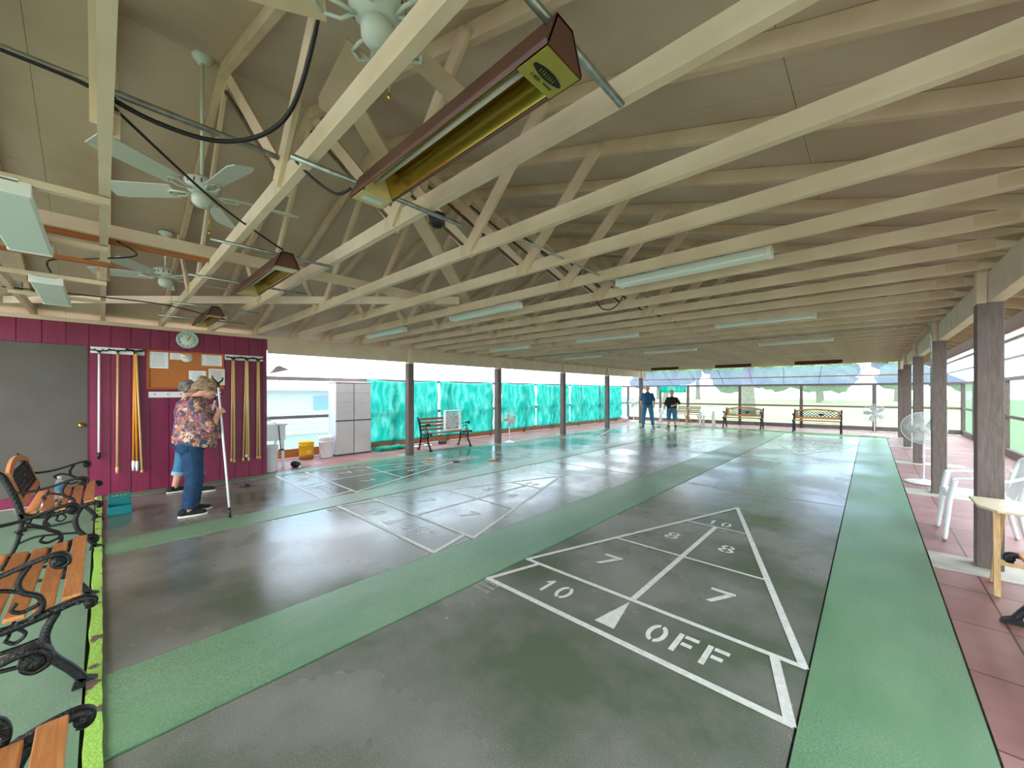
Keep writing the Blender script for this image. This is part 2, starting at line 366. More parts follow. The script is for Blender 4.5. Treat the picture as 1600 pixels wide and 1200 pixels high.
# ---- ground and floors
bm = nb(); box(bm, -60, 60, -30, 90, -.14, -.1); o = struct('lawn', sc(bm), M['grass'], 'pale sunlit lawn around the shelter')
bm = nb(); box(bm, -40, 40, 24, 26.5, -.1, -.095); struct('road', sc(bm), M['road'])
bm = nb(); box(bm, -6.9, 1.8, -5, 14.1, -.1, -.025); struct('floor', sc(bm), M['pad'], 'concrete slab under the courts')
bm = nb(); box(bm, -5.36, 1.75, -4.5, -.045, -.025, 0); struct('floor_bench_side', sc(bm), M['green_side'], 'green painted concrete where the benches stand')
LANES = [(-5.18, -3.75), (-3.42, -1.98), (-1.51, -.165)]
lane_objs = []
for i, (a, b) in enumerate(LANES):
    bm = nb(); box(bm, a, b, .0, 11.3, -.025, 0); lane_objs.append(struct('court_lane', sc(bm), M['lane'], ['smooth dark shuffleboard lane nearest the maroon wall', 'middle smooth dark shuffleboard lane', 'near dark shuffleboard lane with the large white triangle'][i]))
for a, b in ((-5.37, -5.185), (-3.74, -3.43), (-1.97, -1.52), (-.158, .253)):
    bm = nb(); box(bm, a, b, .0, 11.62, -.025, .006 if a > -1.9 else .004); struct('green_strip', sc(bm), M['green'], 'green painted concrete strip beside a lane')
bm = nb(); box(bm, -5.37, .25, 11.305, 11.62, -.024, .003); struct('green_strip', sc(bm), M['green'])
bm = nb(); box(bm, -5.37, .3, 11.62, 11.7, -.02, .02); struct('kerb_strip', sc(bm), M['curb'], 'lime green kerb at the far end of the lanes')
# pavers
bm = nb(); box(bm, .262, 1.62, -.04, 13.7, -.025, -.004); struct('paving', sc(bm), M['paver'], 'pink square pavers along the right side')
bm = nb(); box(bm, -6.5, -5.37, 1.38, 13.3, -.025, -.002); struct('paving', sc(bm), M['paver'], 'pink square pavers along the left side')
bm = nb(); box(bm, -5.37, .262, 11.7, 13.6, -.025, -.001); struct('paving', sc(bm), M['paver'], 'pink square pavers behind the lanes')
RY = [3.47, 5.66, 7.9, 10.1, 12.05]
LY = [3.34, 5.32, 7.5, 9.6, 11.75]
for y in RY:
    bm = nb(); box(bm, .262, .92, y-.2, y+.1, -.02, .002); struct('cement_pad', sc(bm), M['pad'], 'pale cement pad around a post foot')
for y in LY:
    bm = nb(); box(bm, -5.5, -5.2, y-.12, y+.12, -.02, .001); struct('cement_pad', sc(bm), M['pad'])
# near kerb: peeling lime painted edge board with a dark gap beside it
bm = nb(); n = 60
prev = None
for i in range(n+1):
    x = -5.36 + (5.36-.2)*i/n; j = random.uniform(-.004, .004)
    q = [bm.verts.new((x, -.034+j, -.02)), bm.verts.new((x, -.034+j, .014)), bm.verts.new((x, .0+random.uniform(-.002,.003), .014)), bm.verts.new((x, .0, -.02))]
    if prev:
        for a in range(3): bm.faces.new((prev[a], prev[a+1], q[a+1], q[a]))
    prev = q
struct('kerb', sc(bm), M['curb'], 'peeling lime green kerb between benches and lanes')
bm = nb(); box(bm, -5.36, -.2, -.046, -.036, -.024, -.02); struct('trim_1', sc(bm), M['gap'])

# ---- painted court markings
LZ = [0]
def line(bm, p, q, w=.026, z=.0016):
    LZ[0] += 1; z += (LZ[0] % 12)*.00012
    p, q = Vector(p), Vector(q); d = (q-p).normalized()*(w*.3); s = Vector((-d.y, d.x)).normalized()*w/2
    bm.faces.new([bm.verts.new((v.x, v.y, z)) for v in (p-d-s, q+d-s, q+d+s, p-d+s)])
def poly(bm, P, z=.0016): bm.faces.new([bm.verts.new((x, y, z)) for x, y in P])
GL = {   # stencil glyphs in a 1 x 1.5 box, as polygons
 '1': [[(.1,1.12),(.42,1.5),(.62,1.5),(.62,0),(.38,0),(.38,1.14),(.2,1.0)]],
 '7': [[(0,1.5),(1,1.5),(1,1.3),(.86,1.24),(0,1.24)], [(.93,1.2),(.36,0),(.1,0),(.66,1.2)]],
 'F': [[(0,0),(.26,0),(.26,1.5),(0,1.5)], [(.33,1.5),(1,1.5),(1,1.24),(.33,1.24)], [(.33,.9),(.85,.9),(.85,.64),(.33,.64)]],
}
def arc(cx, cy, rx, ry, a0, a1, w, n=10):
    A = [(cx+rx*math.cos(a0+(a1-a0)*i/n), cy+ry*math.sin(a0+(a1-a0)*i/n)) for i in range(n+1)]
    B = [(cx+(rx-w)*math.cos(a0+(a1-a0)*i/n), cy+(ry-w)*math.sin(a0+(a1-a0)*i/n)) for i in range(n+1)]
    return [[A[i], A[i+1], B[i+1], B[i]] for i in range(n)]
GL['0'] = GL['O'] = arc(.5, .75, .5, .75, -PI/2+.16, PI/2-.16, .24) + arc(.5, .75, .5, .75, PI/2+.16, 1.5*PI-.16, .24)
GL['8'] = arc(.5, 1.1, .42, .4, -PI/2+.14, PI/2-.14, .2) + arc(.5, 1.1, .42, .4, PI/2+.14, 1.5*PI-.14, .2) + arc(.5, .38, .5, .4, -PI/2+.14, PI/2-.14, .22) + arc(.5, .38, .5, .4, PI/2+.14, 1.5*PI-.14, .22)
def glyphs(bm, s, cx, cy, w, h, gap=.35, sx=1):
    tot = len(s)*w + (len(s)-1)*w*gap; x = cx-tot/2
    for ch in s:
        for P in GL[ch]: poly(bm, [(x+a*w, cy-h/2+b/1.5*h) for a, b in P])
        x += w*(1+gap)
def court(bm, x0, x1, flip=False, tall=1):
    c = (x0+x1)/2; hw = (x1-x0)/2-.012
    S = (lambda y: 11.3-y) if flip else (lambda y: y); m = -1 if flip else 1
    def P(dx, y): return (c+dx*m, S(y))
    b0, b1, t1, t2, tip = 1.415, 1.74, 2.41, 3.11, 3.744
    def hwat(y): return hw*(tip-y)/(tip-b1)
    i = hw-.09
    line(bm, P(-hw, b0), P(hw, b0), .03); line(bm, P(-hw, b1), P(hw, b1)); line(bm, P(-hw, b0), P(-i, b1)); line(bm, P(hw, b0), P(i, b1), .032)
    line(bm, P(-hw, b1), P(0, tip)); line(bm, P(hw, b1), P(0, tip), .03)
    line(bm, P(-hwat(t1), t1), P(hwat(t1), t1), .02); line(bm, P(-hwat(t2), t2), P(hwat(t2), t2), .018)
    line(bm, P(0, b1), P(0, t2), .028); line(bm, P(-hw, 4.43), P(hw, 4.43), .014)
    bm2 = nb()
    glyphs(bm2, '10', -.33, 1.575, .075, .125); glyphs(bm2, 'OFF', .3, 1.572, .078, .135, .4)
    glyphs(bm2, '7', -.3, 2.06, .11, .15); glyphs(bm2, '7', .3, 2.06, .11, .15)
    glyphs(bm2, '8', -.17, 2.72, .09, .125); glyphs(bm2, '8', .17, 2.72, .09, .125); glyphs(bm2, '10', 0, 3.21, .065, .105, .4)
    poly(bm2, [(-.047, 1.475), (.047, 1.475), (0, 1.72)])
    for v in bm2.verts: v.co = Vector((c+v.co.x*m, S(v.co.y), v.co.z))
    me = bpy.data.meshes.new('t'); bm2.to_mesh(me); bm2.free(); bm.from_mesh(me); bpy.data.meshes.remove(me)
for (a, b), lo in zip(LANES, lane_objs):
    bm = nb(); court(bm, a, b); court(bm, a, b, True)
    for f in bm.faces:
        if f.normal.z < 0: f.normal_flip()
    obj('court_marking', sc(bm), M['white_paint'], lo)
    # faded block of small stencilled characters beside the base line
    bm = nb()
    for r in range(3):
        for k in range(5):
            x = a+.01+.022*k+.004*r; y = 1.385-.038*r
            for q in range(2):
                poly(bm, [(x, y+q*.012), (x+.015, y+q*.012), (x+.015, y+.006+q*.012), (x, y+.006+q*.012)])
            poly(bm, [(x, y-.004), (x+.004, y-.004), (x+.004, y+.02), (x, y+.02)], .0018)
    if a != LANES[0][0]: obj('court_marking', sc(bm), M['mark'], lo)
    else: bm.free()

# ---- left wall (maroon board siding) and door
WX = -5.37
def ray(px, py): return (px-800)/FPX, (613-py)/FPX
FX, FY = -560/math.hypot(560, FPX), FPX/math.hypot(560, FPX); RX, RY_ = FY, -FX
def onx(px, py, x):     # the point of a plane x = const seen at a survey pixel -> (y, z)
    r, v = ray(px, py); t = x/(FX+r*RX); return t*(FY+r*RY_), 1+v*t
def ony(px, py, y):
    r, v = ray(px, py); t = y/(FY+r*RY_); return t*(FX+r*RX), 1+v*t
def onz(px, py, z):
    r, v = ray(px, py); t = (z-1)/v; return t*(FX+r*RX), t*(FY+r*RY_)
dy1 = onx(137, 600, WX)[0]; dy0 = dy1-.66; dz0, dz1 = .09, 1.44
bm = nb()
grooves = [onx(p, 600, WX)[0] for p in (173, 205, 235, 264, 292, 318, 343, 367, 389, 410)]
gs = (grooves[-1]-grooves[0])/9
edges = [1.375]+grooves[::-1]
y = grooves[0]
while y > -4.5: y -= gs; edges.append(y)
for y1, y0 in zip(edges, edges[1:]):
    g = .0035
    for (z0, z1) in ([(0, 1.645)] if (y0 > dy1-.02 or y1 < dy0) else [(dz1, 1.645), (0, dz0)]):
        box(bm, WX-.03, WX, y0+g, y1-g, z0, z1)
    if y0 < dy1 < y1: box(bm, WX-.03, WX, dy1, y1-g, dz0, dz1)
    if y0 < dy0 < y1: box(bm, WX-.03, WX, y0+g, dy0, dz0, dz1)
    box(bm, WX-.03, WX-.008, y0-g, y0+g, dz1 if dy0 < y0 < dy1 else 0, 1.645)
box(bm, WX-.1, WX-.03, -4.5, dy0, 0, 1.645); box(bm, WX-.1, WX-.03, dy1, 1.37, 0, 1.645)
struct('wall_left', sc(bm), M['maroon'], 'maroon vertical board wall with the grey door')
bm = nb(); box(bm, -6.5, WX-.03, 1.26, 1.36, 0, 1.645); struct('wall_end', sc(bm), M['siding'])
bm = nb(); box(bm, WX-.1, WX+.02, -4.5, 1.39, 1.645, 1.68); struct('trim_2', sc(bm), M['cream'], 'cream ledge on top of the maroon wall')
bm = nb(); box(bm, WX-.029, WX-.0285, dy0-.02, dy1+.02, dz0-.02, dz1+.02); struct('door_light_block', sc(bm), M['gap'])  # dark backing added behind the door to stop light leaking round it
d = obj('door_1', sc((lambda b: (box(b, WX-.028, WX-.008, dy0+.002, dy1-.002, dz0+.002, dz1-.002), b)[1])(nb())), M['door_grey'])
d['kind'] = 'structure'; d['label'] = 'plain dark grey door in the maroon wall'
ky, kz = onx(127, 664, WX)
bm = nb(); lathe(bm, [(.0, 0), (.03, 0), (.03, .006), (.012, .012), (.012, .03), (.028, .045), (.03, .06), (.02, .072), (0, .074)], 16, (WX*H-.012*H, ky*H, kz*H), axis='x')
k = obj('door_knob', bm, M['brass'], d); k['label'] = 'round brass door knob'

# ---- beams
bm = nb(); box(bm, XL-.03, XL+.02, 1.38, 12.1, 1.475, 1.675)
struct('beam', sc(bm), M['cream'], 'long cream timber beam over the left posts')
bm = nb(); box(bm, .485, .545, -4, 12.1, 1.507, 1.675)
struct('beam', sc(bm), M['cream'], 'long cream timber beam over the right posts')
# ---- posts (things of their own)
ords = ['nearest', 'second', 'third', 'fourth', 'farthest']
for side, X, ys, zt in (('right', XR, RY, 1.507), ('left', XL, LY, 1.45)):
    for i, y in enumerate(ys):
        t = thing('roof_post', f'{ords[i]} brown square timber post of the {side} row', 'post', U(X, y, 0), 0, f'brown roof posts on the {side}')
        s = .05
        bm = nb(); box(bm, -s, s, -s, s, .002, zt if side == 'right' else zt)
        obj('shaft', sc(bm), M['brown_post'], t, bevel=.006)
        bm = nb()
        if side == 'right': box(bm, -s, -.012, -s*.9, s*.9, zt, 1.7)
        else: box(bm, .022, s+.005, -s*.9, s*.9, zt-.0, 1.68); box(bm, -s, .0219, -s*.9, s*.9, zt, 1.474)
        obj('post_cap', sc(bm), M['cream'], t)
# ---- trusses
def truss_parts():
    hx = (XL+XR)/2; w = .027; out = []
    zb = 1.71
    a, b = XL-.06, XR+.06
    bm = nb(); box(bm, a, b, -w/2, w/2, 1.68, 1.74); out.append(('bottom_chord', bm, [M['cream']]))
    for sgn in (1, -1):
        e = .44*sgn
        x0 = (XR if sgn > 0 else XL)+e
        bm = nb(); P = [(x0, roofz(x0)-.066), (x0, roofz(x0)-.004), (hx, roofz(hx)-.004), (hx, roofz(hx)-.066)]
        prism(bm, P, -w/2, w/2, 'xz'); out.append(('top_chord', bm, [M['cream_web']]))
        n1 = hx+sgn*.975; n2 = hx+sgn*1.46; rr = .02
        yy = w/2+.007
        bm = nb(); bar(bm, (n1, yy, 1.70), (hx+sgn*.02, yy, roofz(hx)-.05), .014, .06, (0, 0, 1), 0); out.append(('web', bm, [M['cream_web']]))
        bm = nb(); bar(bm, (n1, -yy, 1.70), (n2, -yy, roofz(n2)-.03), .014, .06, (0, 0, 1), 0); out.append(('web', bm, [M['cream_web']]))
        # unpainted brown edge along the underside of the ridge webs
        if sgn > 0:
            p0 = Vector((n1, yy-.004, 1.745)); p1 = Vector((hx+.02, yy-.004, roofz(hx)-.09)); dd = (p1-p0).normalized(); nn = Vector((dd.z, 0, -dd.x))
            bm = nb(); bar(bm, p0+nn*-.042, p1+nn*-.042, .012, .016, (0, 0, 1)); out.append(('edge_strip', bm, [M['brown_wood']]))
    # gang-nail plates
    bm = nb()
    for x in (XR-.12, XL+.12, hx+.975, hx-.975):
        for s in (-1, 1): box(bm, x-.06, x+.06, s*(w/2+.0005)-.0008, s*(w/2+.0005)+.0008, 1.685, 1.735)
    out.append(('nail_plate', bm, [M['cream_web']]))
    return out
parts = truss_parts(); proto = bpy.data.objects.new('roof_truss', None); COL.objects.link(proto); proto['kind'] = 'structure'; proto['label'] = 'cream timber roof truss spanning between the beams'; proto['group'] = 'roof trusses'
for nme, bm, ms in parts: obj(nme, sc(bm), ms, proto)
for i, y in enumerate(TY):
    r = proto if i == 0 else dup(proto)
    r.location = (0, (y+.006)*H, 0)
# ---- roof deck: plywood sheets with shallow seams
for sgn in (1, -1):
    hx = (XL+XR)/2; xe = (XR if sgn > 0 else XL)+.44*sgn; bm = nb(); nseg = 3
    ys = -2.0
    ye = 12.15; ny = 8
    for j in range(ny):
        for i in range(nseg):
            xa = xe+(hx-xe)*i/nseg; xb = xe+(hx-xe)*(i+1)/nseg; g = .0008; s = 1 if xb > xa else -1
            ya = ys+(ye-ys)*j/ny+g+(.0); yb = ys+(ye-ys)*(j+1)/ny-g
            xa2, xb2 = xa+g*s, xb-g*s
            P = [(xa2, roofz(xa2)-.002), (xb2, roofz(xb2)-.002), (xb2, roofz(xb2)+.02), (xa2, roofz(xa2)+.02)]
            prism(bm, P, ya, yb, 'xz')
    P = [(xe, roofz(xe)+.012), (hx, roofz(hx)+.012), (hx, roofz(hx)+.04), (xe, roofz(xe)+.04)]; prism(bm, P, ys, ye, 'xz')
    struct('ceiling', sc(bm), M['deck_shaded'], 'cream painted plywood underside of the roof, %s slope' % ('right' if sgn > 0 else 'left'))
    bm = nb(); box(bm, xe-.012, xe+.012, ys, ye, roofz(xe)-.085, roofz(xe)+.03); struct('trim_4' if sgn > 0 else 'trim_5', sc(bm), M['orange_wood'], 'rust brown fascia board along the eave')
# ---- braces in the roof space
hx = (XL+XR)/2
def brace(p0, p1, w, h, m='cream', label='', up=(0, 0, 1), nm='brace'):
    bm = nb(); bar(bm, p0, p1, w, h, up); return struct(nm, sc(bm), M[m], label)
brace((-2.67, -2, 1.772), (-2.67, 12, 1.772), .027, .06, label='long cream timber laid across the truss chords')
brace((-5.25, -.55, 1.77), (-2.52, 2.05, 1.77), .027, .06, label='diagonal cream timber across the chords by the wall')
brace((-1.764, .736, 2.42), (-2.57, 2.18, 1.77), .018, .105, m='cream_web', up=(1, .2, 0), label='long slanting cream board crossing the near trusses')
for (y0, y1, x, z) in ((-.42, .42, -2.69, 1.735), ):
    pass
brace((-2.71, -.45, 1.735), (-2.71, .40, 1.735), .045, .02, 'orange_wood', 'orange stained board under the long cream timber')
brace((-2.95, -.62, 1.672), (-2.95, .05, 1.672), .05, .014, 'orange_wood', 'orange stained board screwed under two chords')
for x in (-1.95, -2.6, -3.42, -4.12): brace((x, -.42, 1.675-.012), (x, .02, 1.675-.012), .03, .022, 'cream', 'short cream batten carrying a light fitting')
# ---- lean-to roofs of clear corrugated sheet with purlins
def corr(bm, A, B, C, D, waves, amp, seg=4):
    """corrugated sheet on quad A-B (low edge) / D-C (high edge); waves run from A to B"""
    A, B, C, D = map(Vector, (A, B, C, D)); nrm = (B-A).cross(D-A).normalized(); n = waves*seg; lo = []; hi = []
    for i in range(n+1):
        t = i/n; o = nrm*amp*math.sin(2*PI*t*waves); lo.append(bm.verts.new(A.lerp(B, t)+o)); hi.append(bm.verts.new(D.lerp(C, t)+o))
    for i in range(n):
        f = bm.faces.new((lo[i], lo[i+1], hi[i+1], hi[i])); f.smooth = True
BL, BR = (-6.5, 13.2), (1.58, 13.7)
bm = nb(); corr(bm, (-6.62, 1.3, 1.235), (-6.62, 13.25, 1.235), (-5.68, 12.1, 1.60), (-5.68, 1.3, 1.60), 220, .006)
struct('canopy_roof', sc(bm), M['poly_roof'], 'clear corrugated lean-to roof on the left', fixn=False)
bm = nb(); corr(bm, (1.7, -3.5, 1.235), (1.7, 13.75, 1.235), (.82, 12.1, 1.60), (.82, -3.5, 1.60), 300, .006)
struct('canopy_roof', sc(bm), M['poly_roof'], 'clear corrugated lean-to roof on the right', fixn=False)
bm = nb(); corr(bm, (-6.62, 13.35, 1.225), (1.7, 13.82, 1.225), (.82, 12.05, 1.66), (-5.7, 12.05, 1.66), 150, .008)
struct('canopy_roof', sc(bm), M['poly_back'], 'clear corrugated lean-to roof at the far end', fixn=False)
def purlin(p, q, m='orange_wood'):
    bm = nb(); w_ = .008 if m == 'gap' else .025; bar(bm, p, q, w_, w_); struct('purlin', sc(bm), M[m])
for k in range(9):
    x = -5.6+.78*k; purlin((x+.05, 12.08, 1.665), (x-.12, 13.4, 1.25), 'gap')
purlin((-6.1, 12.75, 1.42), (1.15, 12.95, 1.42)); purlin((1.2, 12.4, 1.40), (1.2, -3, 1.40), 'steel'); purlin((.98, 12.4, 1.50), (.98, -3, 1.50), 'steel'); 
# ---- outer walls: rails, studs, base boards, clear sheets
def wall_run(A, B, studs, name, sheet, zb=.0, base='brown_post', inn=Vector((1, 0, 0)), lab=''):
    A, B = Vector((*A, 0)), Vector((*B, 0)); up = Vector((0, 0, 1)); d = (B-A).normalized()
    bm = nb()
    bar(bm, A+up*1.21, B+up*1.21, .04, .055); bar(bm, A+up*.62, B+up*.62, .035, .045)
    if base == 'brown_post': bar(bm, A+up*.06, B+up*.06, .05, .11)
    for s in studs:
        p = A.lerp(B, s); bar(bm, p+up*.0, p+up*1.235, .05, .075, d)
    struct('window_frame_'+name, sc(bm), M['brown_post'], 'brown timber frame '+lab)
    if base != 'brown_post':
        bm = nb(); bar(bm, A+up*.07+inn*.005, B+up*.07+inn*.005, .03, .13); struct('baseboard_'+name, sc(bm), M[base], 'orange stained base board '+lab)
    off = -inn*.03; n = int((B-A).length*22)
    bm = nb(); corr(bm, A+off+up*.05, B+off+up*.05, B+off+up*1.215, A+off+up*1.215, n, .006)
    struct('window_'+name, sc(bm), M[sheet], 'clear corrugated sheets '+lab, fixn=False)
wall_run((-6.45, 1.3), (-6.5, 13.2), [0, .115, .2, .305, .41, .51, .61, .72, .83, .92, 1], '1', 'poly_blue', base='orange_wood', lab='along the left side')
def bx(px):   # fraction along the back wall seen at a survey pixel
    r, _ = ray(px, 600); dx, dyy = FX+r*RX, FY+r*RY_
    # solve t*(dx,dy) = BL + s*(BR-BL)
    ax, ay = BR[0]-BL[0], BR[1]-BL[1]; det = dx*(-ay)+ax*dyy
    return (dx*BL[1]-dyy*BL[0])/(dyy*ax-dx*ay) if False else ((dyy*BL[0]-dx*BL[1])/(dx*ay-dyy*ax))
studs = [0, bx(1032), bx(1075), bx(1156), bx(1252), bx(1366), 1]
wall_run(BL, BR, studs, '2', 'poly_wall', inn=Vector((0, -1, 0)), lab='across the far end')
wall_run((1.58, -3.2), (1.58, 13.7), [i/13 for i in range(14)], '3', 'poly_wall', inn=Vector((-1, 0, 0)), lab='along the right side')

# ---- outside: neighbour's pale house on the left, trees and shrubs beyond the lawn
t = thing('house', 'pale sided house seen through the clear left wall', 'house', U(-11, 1.5, -.1))
bm = nb(); box(bm, -3, 0, -3, 5, 0, 1.15)
for k in range(8): box(bm, 0, .012, -3, 5, .14*k, .14*k+.012)
obj('wall', sc(bm), M['siding'], t)
bm = nb(); prism(bm, [(-3.3, 1.15), (.3, 1.15), (-1.5, 1.7)], -3.2, 5.2, 'xz'); obj('roof', sc(bm), M['pad'], t)
for y in (-1.6, .4, 2.4, 4): 
    bm = nb(); box(bm, .0, .02, y, y+.7, .62, 1.0); obj('window', sc(bm), M['house_blue'], t)
def tree(x, y, h, r, label, trunk=.12):
    t = thing('tree', label, 'tree', U(x, y, -.1), random.uniform(0, 6), 'trees beyond the lawn')
    bm = nb(); tube(bm, [(0,0,0), (.02*r, 0, h*.3), (0, .03, h*.62)], [trunk, trunk*.8, trunk*.5], 8); obj('trunk', sc(bm), M['bark'], t)
    bm = nb()
    for k in range(26):
        a = random.uniform(0, 2*PI); q = random.uniform(0, 1)**.5*r*.75; zz = h*random.uniform(.5, .95); s = r*random.uniform(.22, .42)
        c = Vector((q*math.cos(a), q*math.sin(a), zz)); i0 = len(bm.verts); ell(bm, c, (s, s, s*.75), 9, 6)
        bm.verts.ensure_lookup_table()
        for v in bm.verts[i0:]: v.co += Vector([random.uniform(-1, 1) for _ in range(3)])*s*.16
    obj('foliage', sc(bm), M['leaf'], t)
for i, (x, y, h, r, tr, lb) in enumerate([(-14, 36, 5, 3.2, .3, 'bushy green tree far beyond the lawn at the left end'), (-8, 40, 4.4, 3.4, .3, 'round green tree far beyond the lawn right of the tallest one'),
    (-4.07, 20.2, 5.5, 2.0, .3, 'thick trunked tree just outside behind the far left bench'), (-4, 52, 3.5, 3.0, .25, 'low green tree behind the far benches'), (3.8, 44, 3.9, 3.4, .25, 'wide green tree behind the far right fan'), (14, 40, 4.2, 3, .3, 'green tree at the far right corner'),
    (-22, 30, 5.5, 3.6, .3, 'tall green tree beyond the far left corner'), (10, 16, 4.5, 2.6, .3, 'green tree outside the right wall'), (12, 8, 4.6, 2.8, .3, 'green tree outside the right wall, closest to the camera')]): tree(x, y, h, r, lb, tr)

src = [o for o in bpy.data.objects if o.name.startswith('tree') and o.parent is None]
for i in range(11):
    q = dup(src[i % 3], U(-34+7.2*i+random.uniform(-1, 1), 62+random.uniform(-2, 3), -.1), random.uniform(0, 6), 'green tree in the distant tree line behind the lawn', 'distant tree line'); q.scale = (1.25, 1.25, 1.35)
# ================================================================== THINGS
# ---------------------------------------------------------------- cast-iron park benches (metres; faces +y)
def side_frame(x, sgn):
    bm = nb(); a, b = x-.021, x+.021
    R = lambda pts, th, k=7, w=1: ribbon(bm, catmull(pts, k), x-.021*w, x+.021*w, th)
    back = [(-.335, .80), (-.345, .775), (-.325, .76), (-.30, .72), (-.265, .62), (-.235, .52), (-.215, .43), (-.205, .36)]
    n = len(catmull(back, 7)); R(back, [.018+.022*min(1, i/n*3) for i in range(n)])
    R([(-.205, .40), (-.215, .28), (-.245, .14), (-.30, .02), (-.315, .008)], .03); ribbon(bm, [(-.36, .010), (-.28, .010)], a-.004, b+.004, .018)
    R([(-.225, .41), (-.15, .375), (-.05, .365), (.06, .385), (.16, .415), (.215, .42), (.238, .405), (.232, .385), (.212, .388)], .03)
    R([(.12, .39), (.085, .30), (.10, .2), (.165, .1), (.205, .03)], [.034 if i > 4 else .03 for i in range(29)]); prism(bm, [(.165, .001), (.262, .001), (.255, .018), (.215, .04), (.18, .05)], a, b)
    # arm with scrolled end
    R([(-.262, .60), (-.2, .585), (-.08, .60), (.05, .645), (.12, .662), (.152, .648), (.158, .615), (.13, .60), (.108, .618), (.122, .636)], .017, 7, 1.15)
    R([(.02, .375), (.075, .42), (.07, .48), (.02, .52), (.01, .57), (.04, .635)], .02, 6, .6)
    R([(.07, .45), (.02, .43), (-.01, .45), (.005, .475)], .014, 5, .5); R([(.02, .52), (-.05, .55), (-.1, .53), (-.08, .505)], .014, 5, .5)
    R([(-.2, .34), (-.1, .28), (.0, .275), (.095, .29)], .015, 6, .6); R([(-.05, .36), (-.08, .32), (-.06, .285)], .014, 5, .5)
    R([(.0, .37), (.03, .33), (.0, .30), (-.03, .325)], .012, 5, .5); R([(-.24, .16), (-.14, .2), (0, .19), (.11, .17)], .014, 6, .6)
    lathe(bm, [(0, -.024), (.026, -.022), (.03, 0), (.026, .022), (0, .024)], 12, (x, .126, .628), axis='x')
    lathe(bm, [(0, -.024), (.018, -.022), (.02, 0), (.018, .022), (0, .024)], 12, (x, .222, .40), axis='x')
    for k in range(9):   # raised beads on the back post and seat rail
        t = k/8; ell(bm, (x+sgn*.022, -.30+.085*t, .74-.30*t), (.006, .010, .010), 6, 4); ell(bm, (x+sgn*.022, -.17+.36*t, .372+.04*t), (.006, .012, .008), 6, 4)
    return bm
def make_bench(name, label, w=1.2, style='lattice', loc=(0,0,0), rz=0, group=None, slatm='slat'):
    t = thing(name, label, 'bench', loc, rz, group)
    for s in (-1, 1): obj('side_frame', side_frame(s*w/2, s), M['iron'], t)
    g = w/2-.022
    sy = [(-.165, .395), (-.085, .388), (-.005, .39), (.08, .402), (.165, .422)]
    for y, z in sy:
        bm = nb(); box(bm, -g, g, y-.032, y+.032, z, z+.02); obj('seat_slat', bm, M[slatm], t, bevel=.004)
    up = Vector((0, -.27, .96)).normalized()
    def bp(x, h): return (x, -.205+up.y*h, .43+up.z*h)
    if style == 'lattice':
        def rail(pts, hw, nm):
            bm = nb(); A = []
            for x, h in pts:
                A.append([bm.verts.new(Vector(bp(x, h+q*hw))+Vector((0, e, .27*e))) for q, e in ((-1, 0), (1, 0), (1, .024), (-1, .024))])
            for p, q in zip(A, A[1:]):
                for k in range(4): bm.faces.new((p[k], p[(k+1)%4], q[(k+1)%4], q[k]))
            bm.faces.new(A[0][::-1]); bm.faces.new(A[-1]); return obj(nm, bm, M[slatm], t, bevel=.003)
        top = [(g*(2*i/16-1), .31+.075*(1-(2*i/16-1)**2)) for i in range(17)]
        rail(top, .028, 'top_rail'); rail([(-g, .065), (g, .065)], .03, 'bottom_rail')
        for s in (-1, 1):
            bm = nb(); p, q = Vector(bp(s*(g-.03), .09)), Vector(bp(s*(g-.03), .30)); bar(bm, p+Vector((0, .012, 0)), q+Vector((0, .012, 0)), .05, .022, (0, 1, .3)); obj('side_rail', bm, M[slatm], t)
        bm = nb(); gx = g-.055; n = 11
        def hh(x): return .285+.075*(1-(x/g)**2)
        dx = 2*gx/n
        rows = 3
        for s in (-1, 1):
            for i in range(-rows, n+rows):
                pts = []
                for j in range(rows*2+1):
                    x = -gx+dx*(i+ (j/2 if s > 0 else -j/2)+ (0 if s > 0 else rows)); h = .095+ .078*j/2*1.15
                    if -gx-.001 <= x <= gx+.001 and h <= hh(x): pts.append(Vector(bp(x, h))+Vector((0, .012, 0)))
                if len(pts) > 1: tube(bm, pts, .0125, 6, sx=.5, sy=1)
        for k in range(3):
            q = Vector(bp(0, .2))+Vector((0, .014, 0)); ell(bm, q+Vector(((k-1)*.045-.1, 0, 0)), (.026, .006, .04), 10, 6)
        tube(bm, [Vector(bp(x, .095))+Vector((0, .012, 0)) for x in (-gx, gx)], .008, 6); tube(bm, [Vector(bp(x, hh(x)))+Vector((0, .012, 0)) for x in [gx*(2*i/12-1) for i in range(13)]], .008, 6)
        for s in (-1, 1): tube(bm, [Vector(bp(s*gx, .09))+Vector((0, .012, 0)), Vector(bp(s*gx, hh(gx)))+Vector((0, .012, 0))], .008, 6)
        obj('lattice_panel', bm, M['iron'], t)
    else:
        for h in (.06, .15, .24, .33):
            bm = nb(); p, q = Vector(bp(-g, h)), Vector(bp(g, h)); bar(bm, p+Vector((0, .01, 0)), q+Vector((0, .01, 0)), .06, .02, (0, 1, .3)); obj('back_slat', bm, M[slatm], t)
    bm = nb(); tube(bm, [(-w/2, -.02, .33), (w/2, -.02, .33)], .007, 6); obj('tie_rod', bm, M['iron'], t)
    return t
G = 'cast iron and wood benches with diamond lattice backs'
b1 = make_bench('park_bench', 'slatted wood and black iron bench by the grey door, water bottle on its seat', loc=(-4.03*H, -.245, 0), w=1.17, group=G)
b2 = dup(b1, (-2.375*H, -.265, 0), 0, 'slatted bench in the near left, middle one of the row behind the lime kerb')
b3 = dup(b1, (-.86*H, -.265, 0), 0, 'bench cut off by the bottom left corner, closest to the camera')
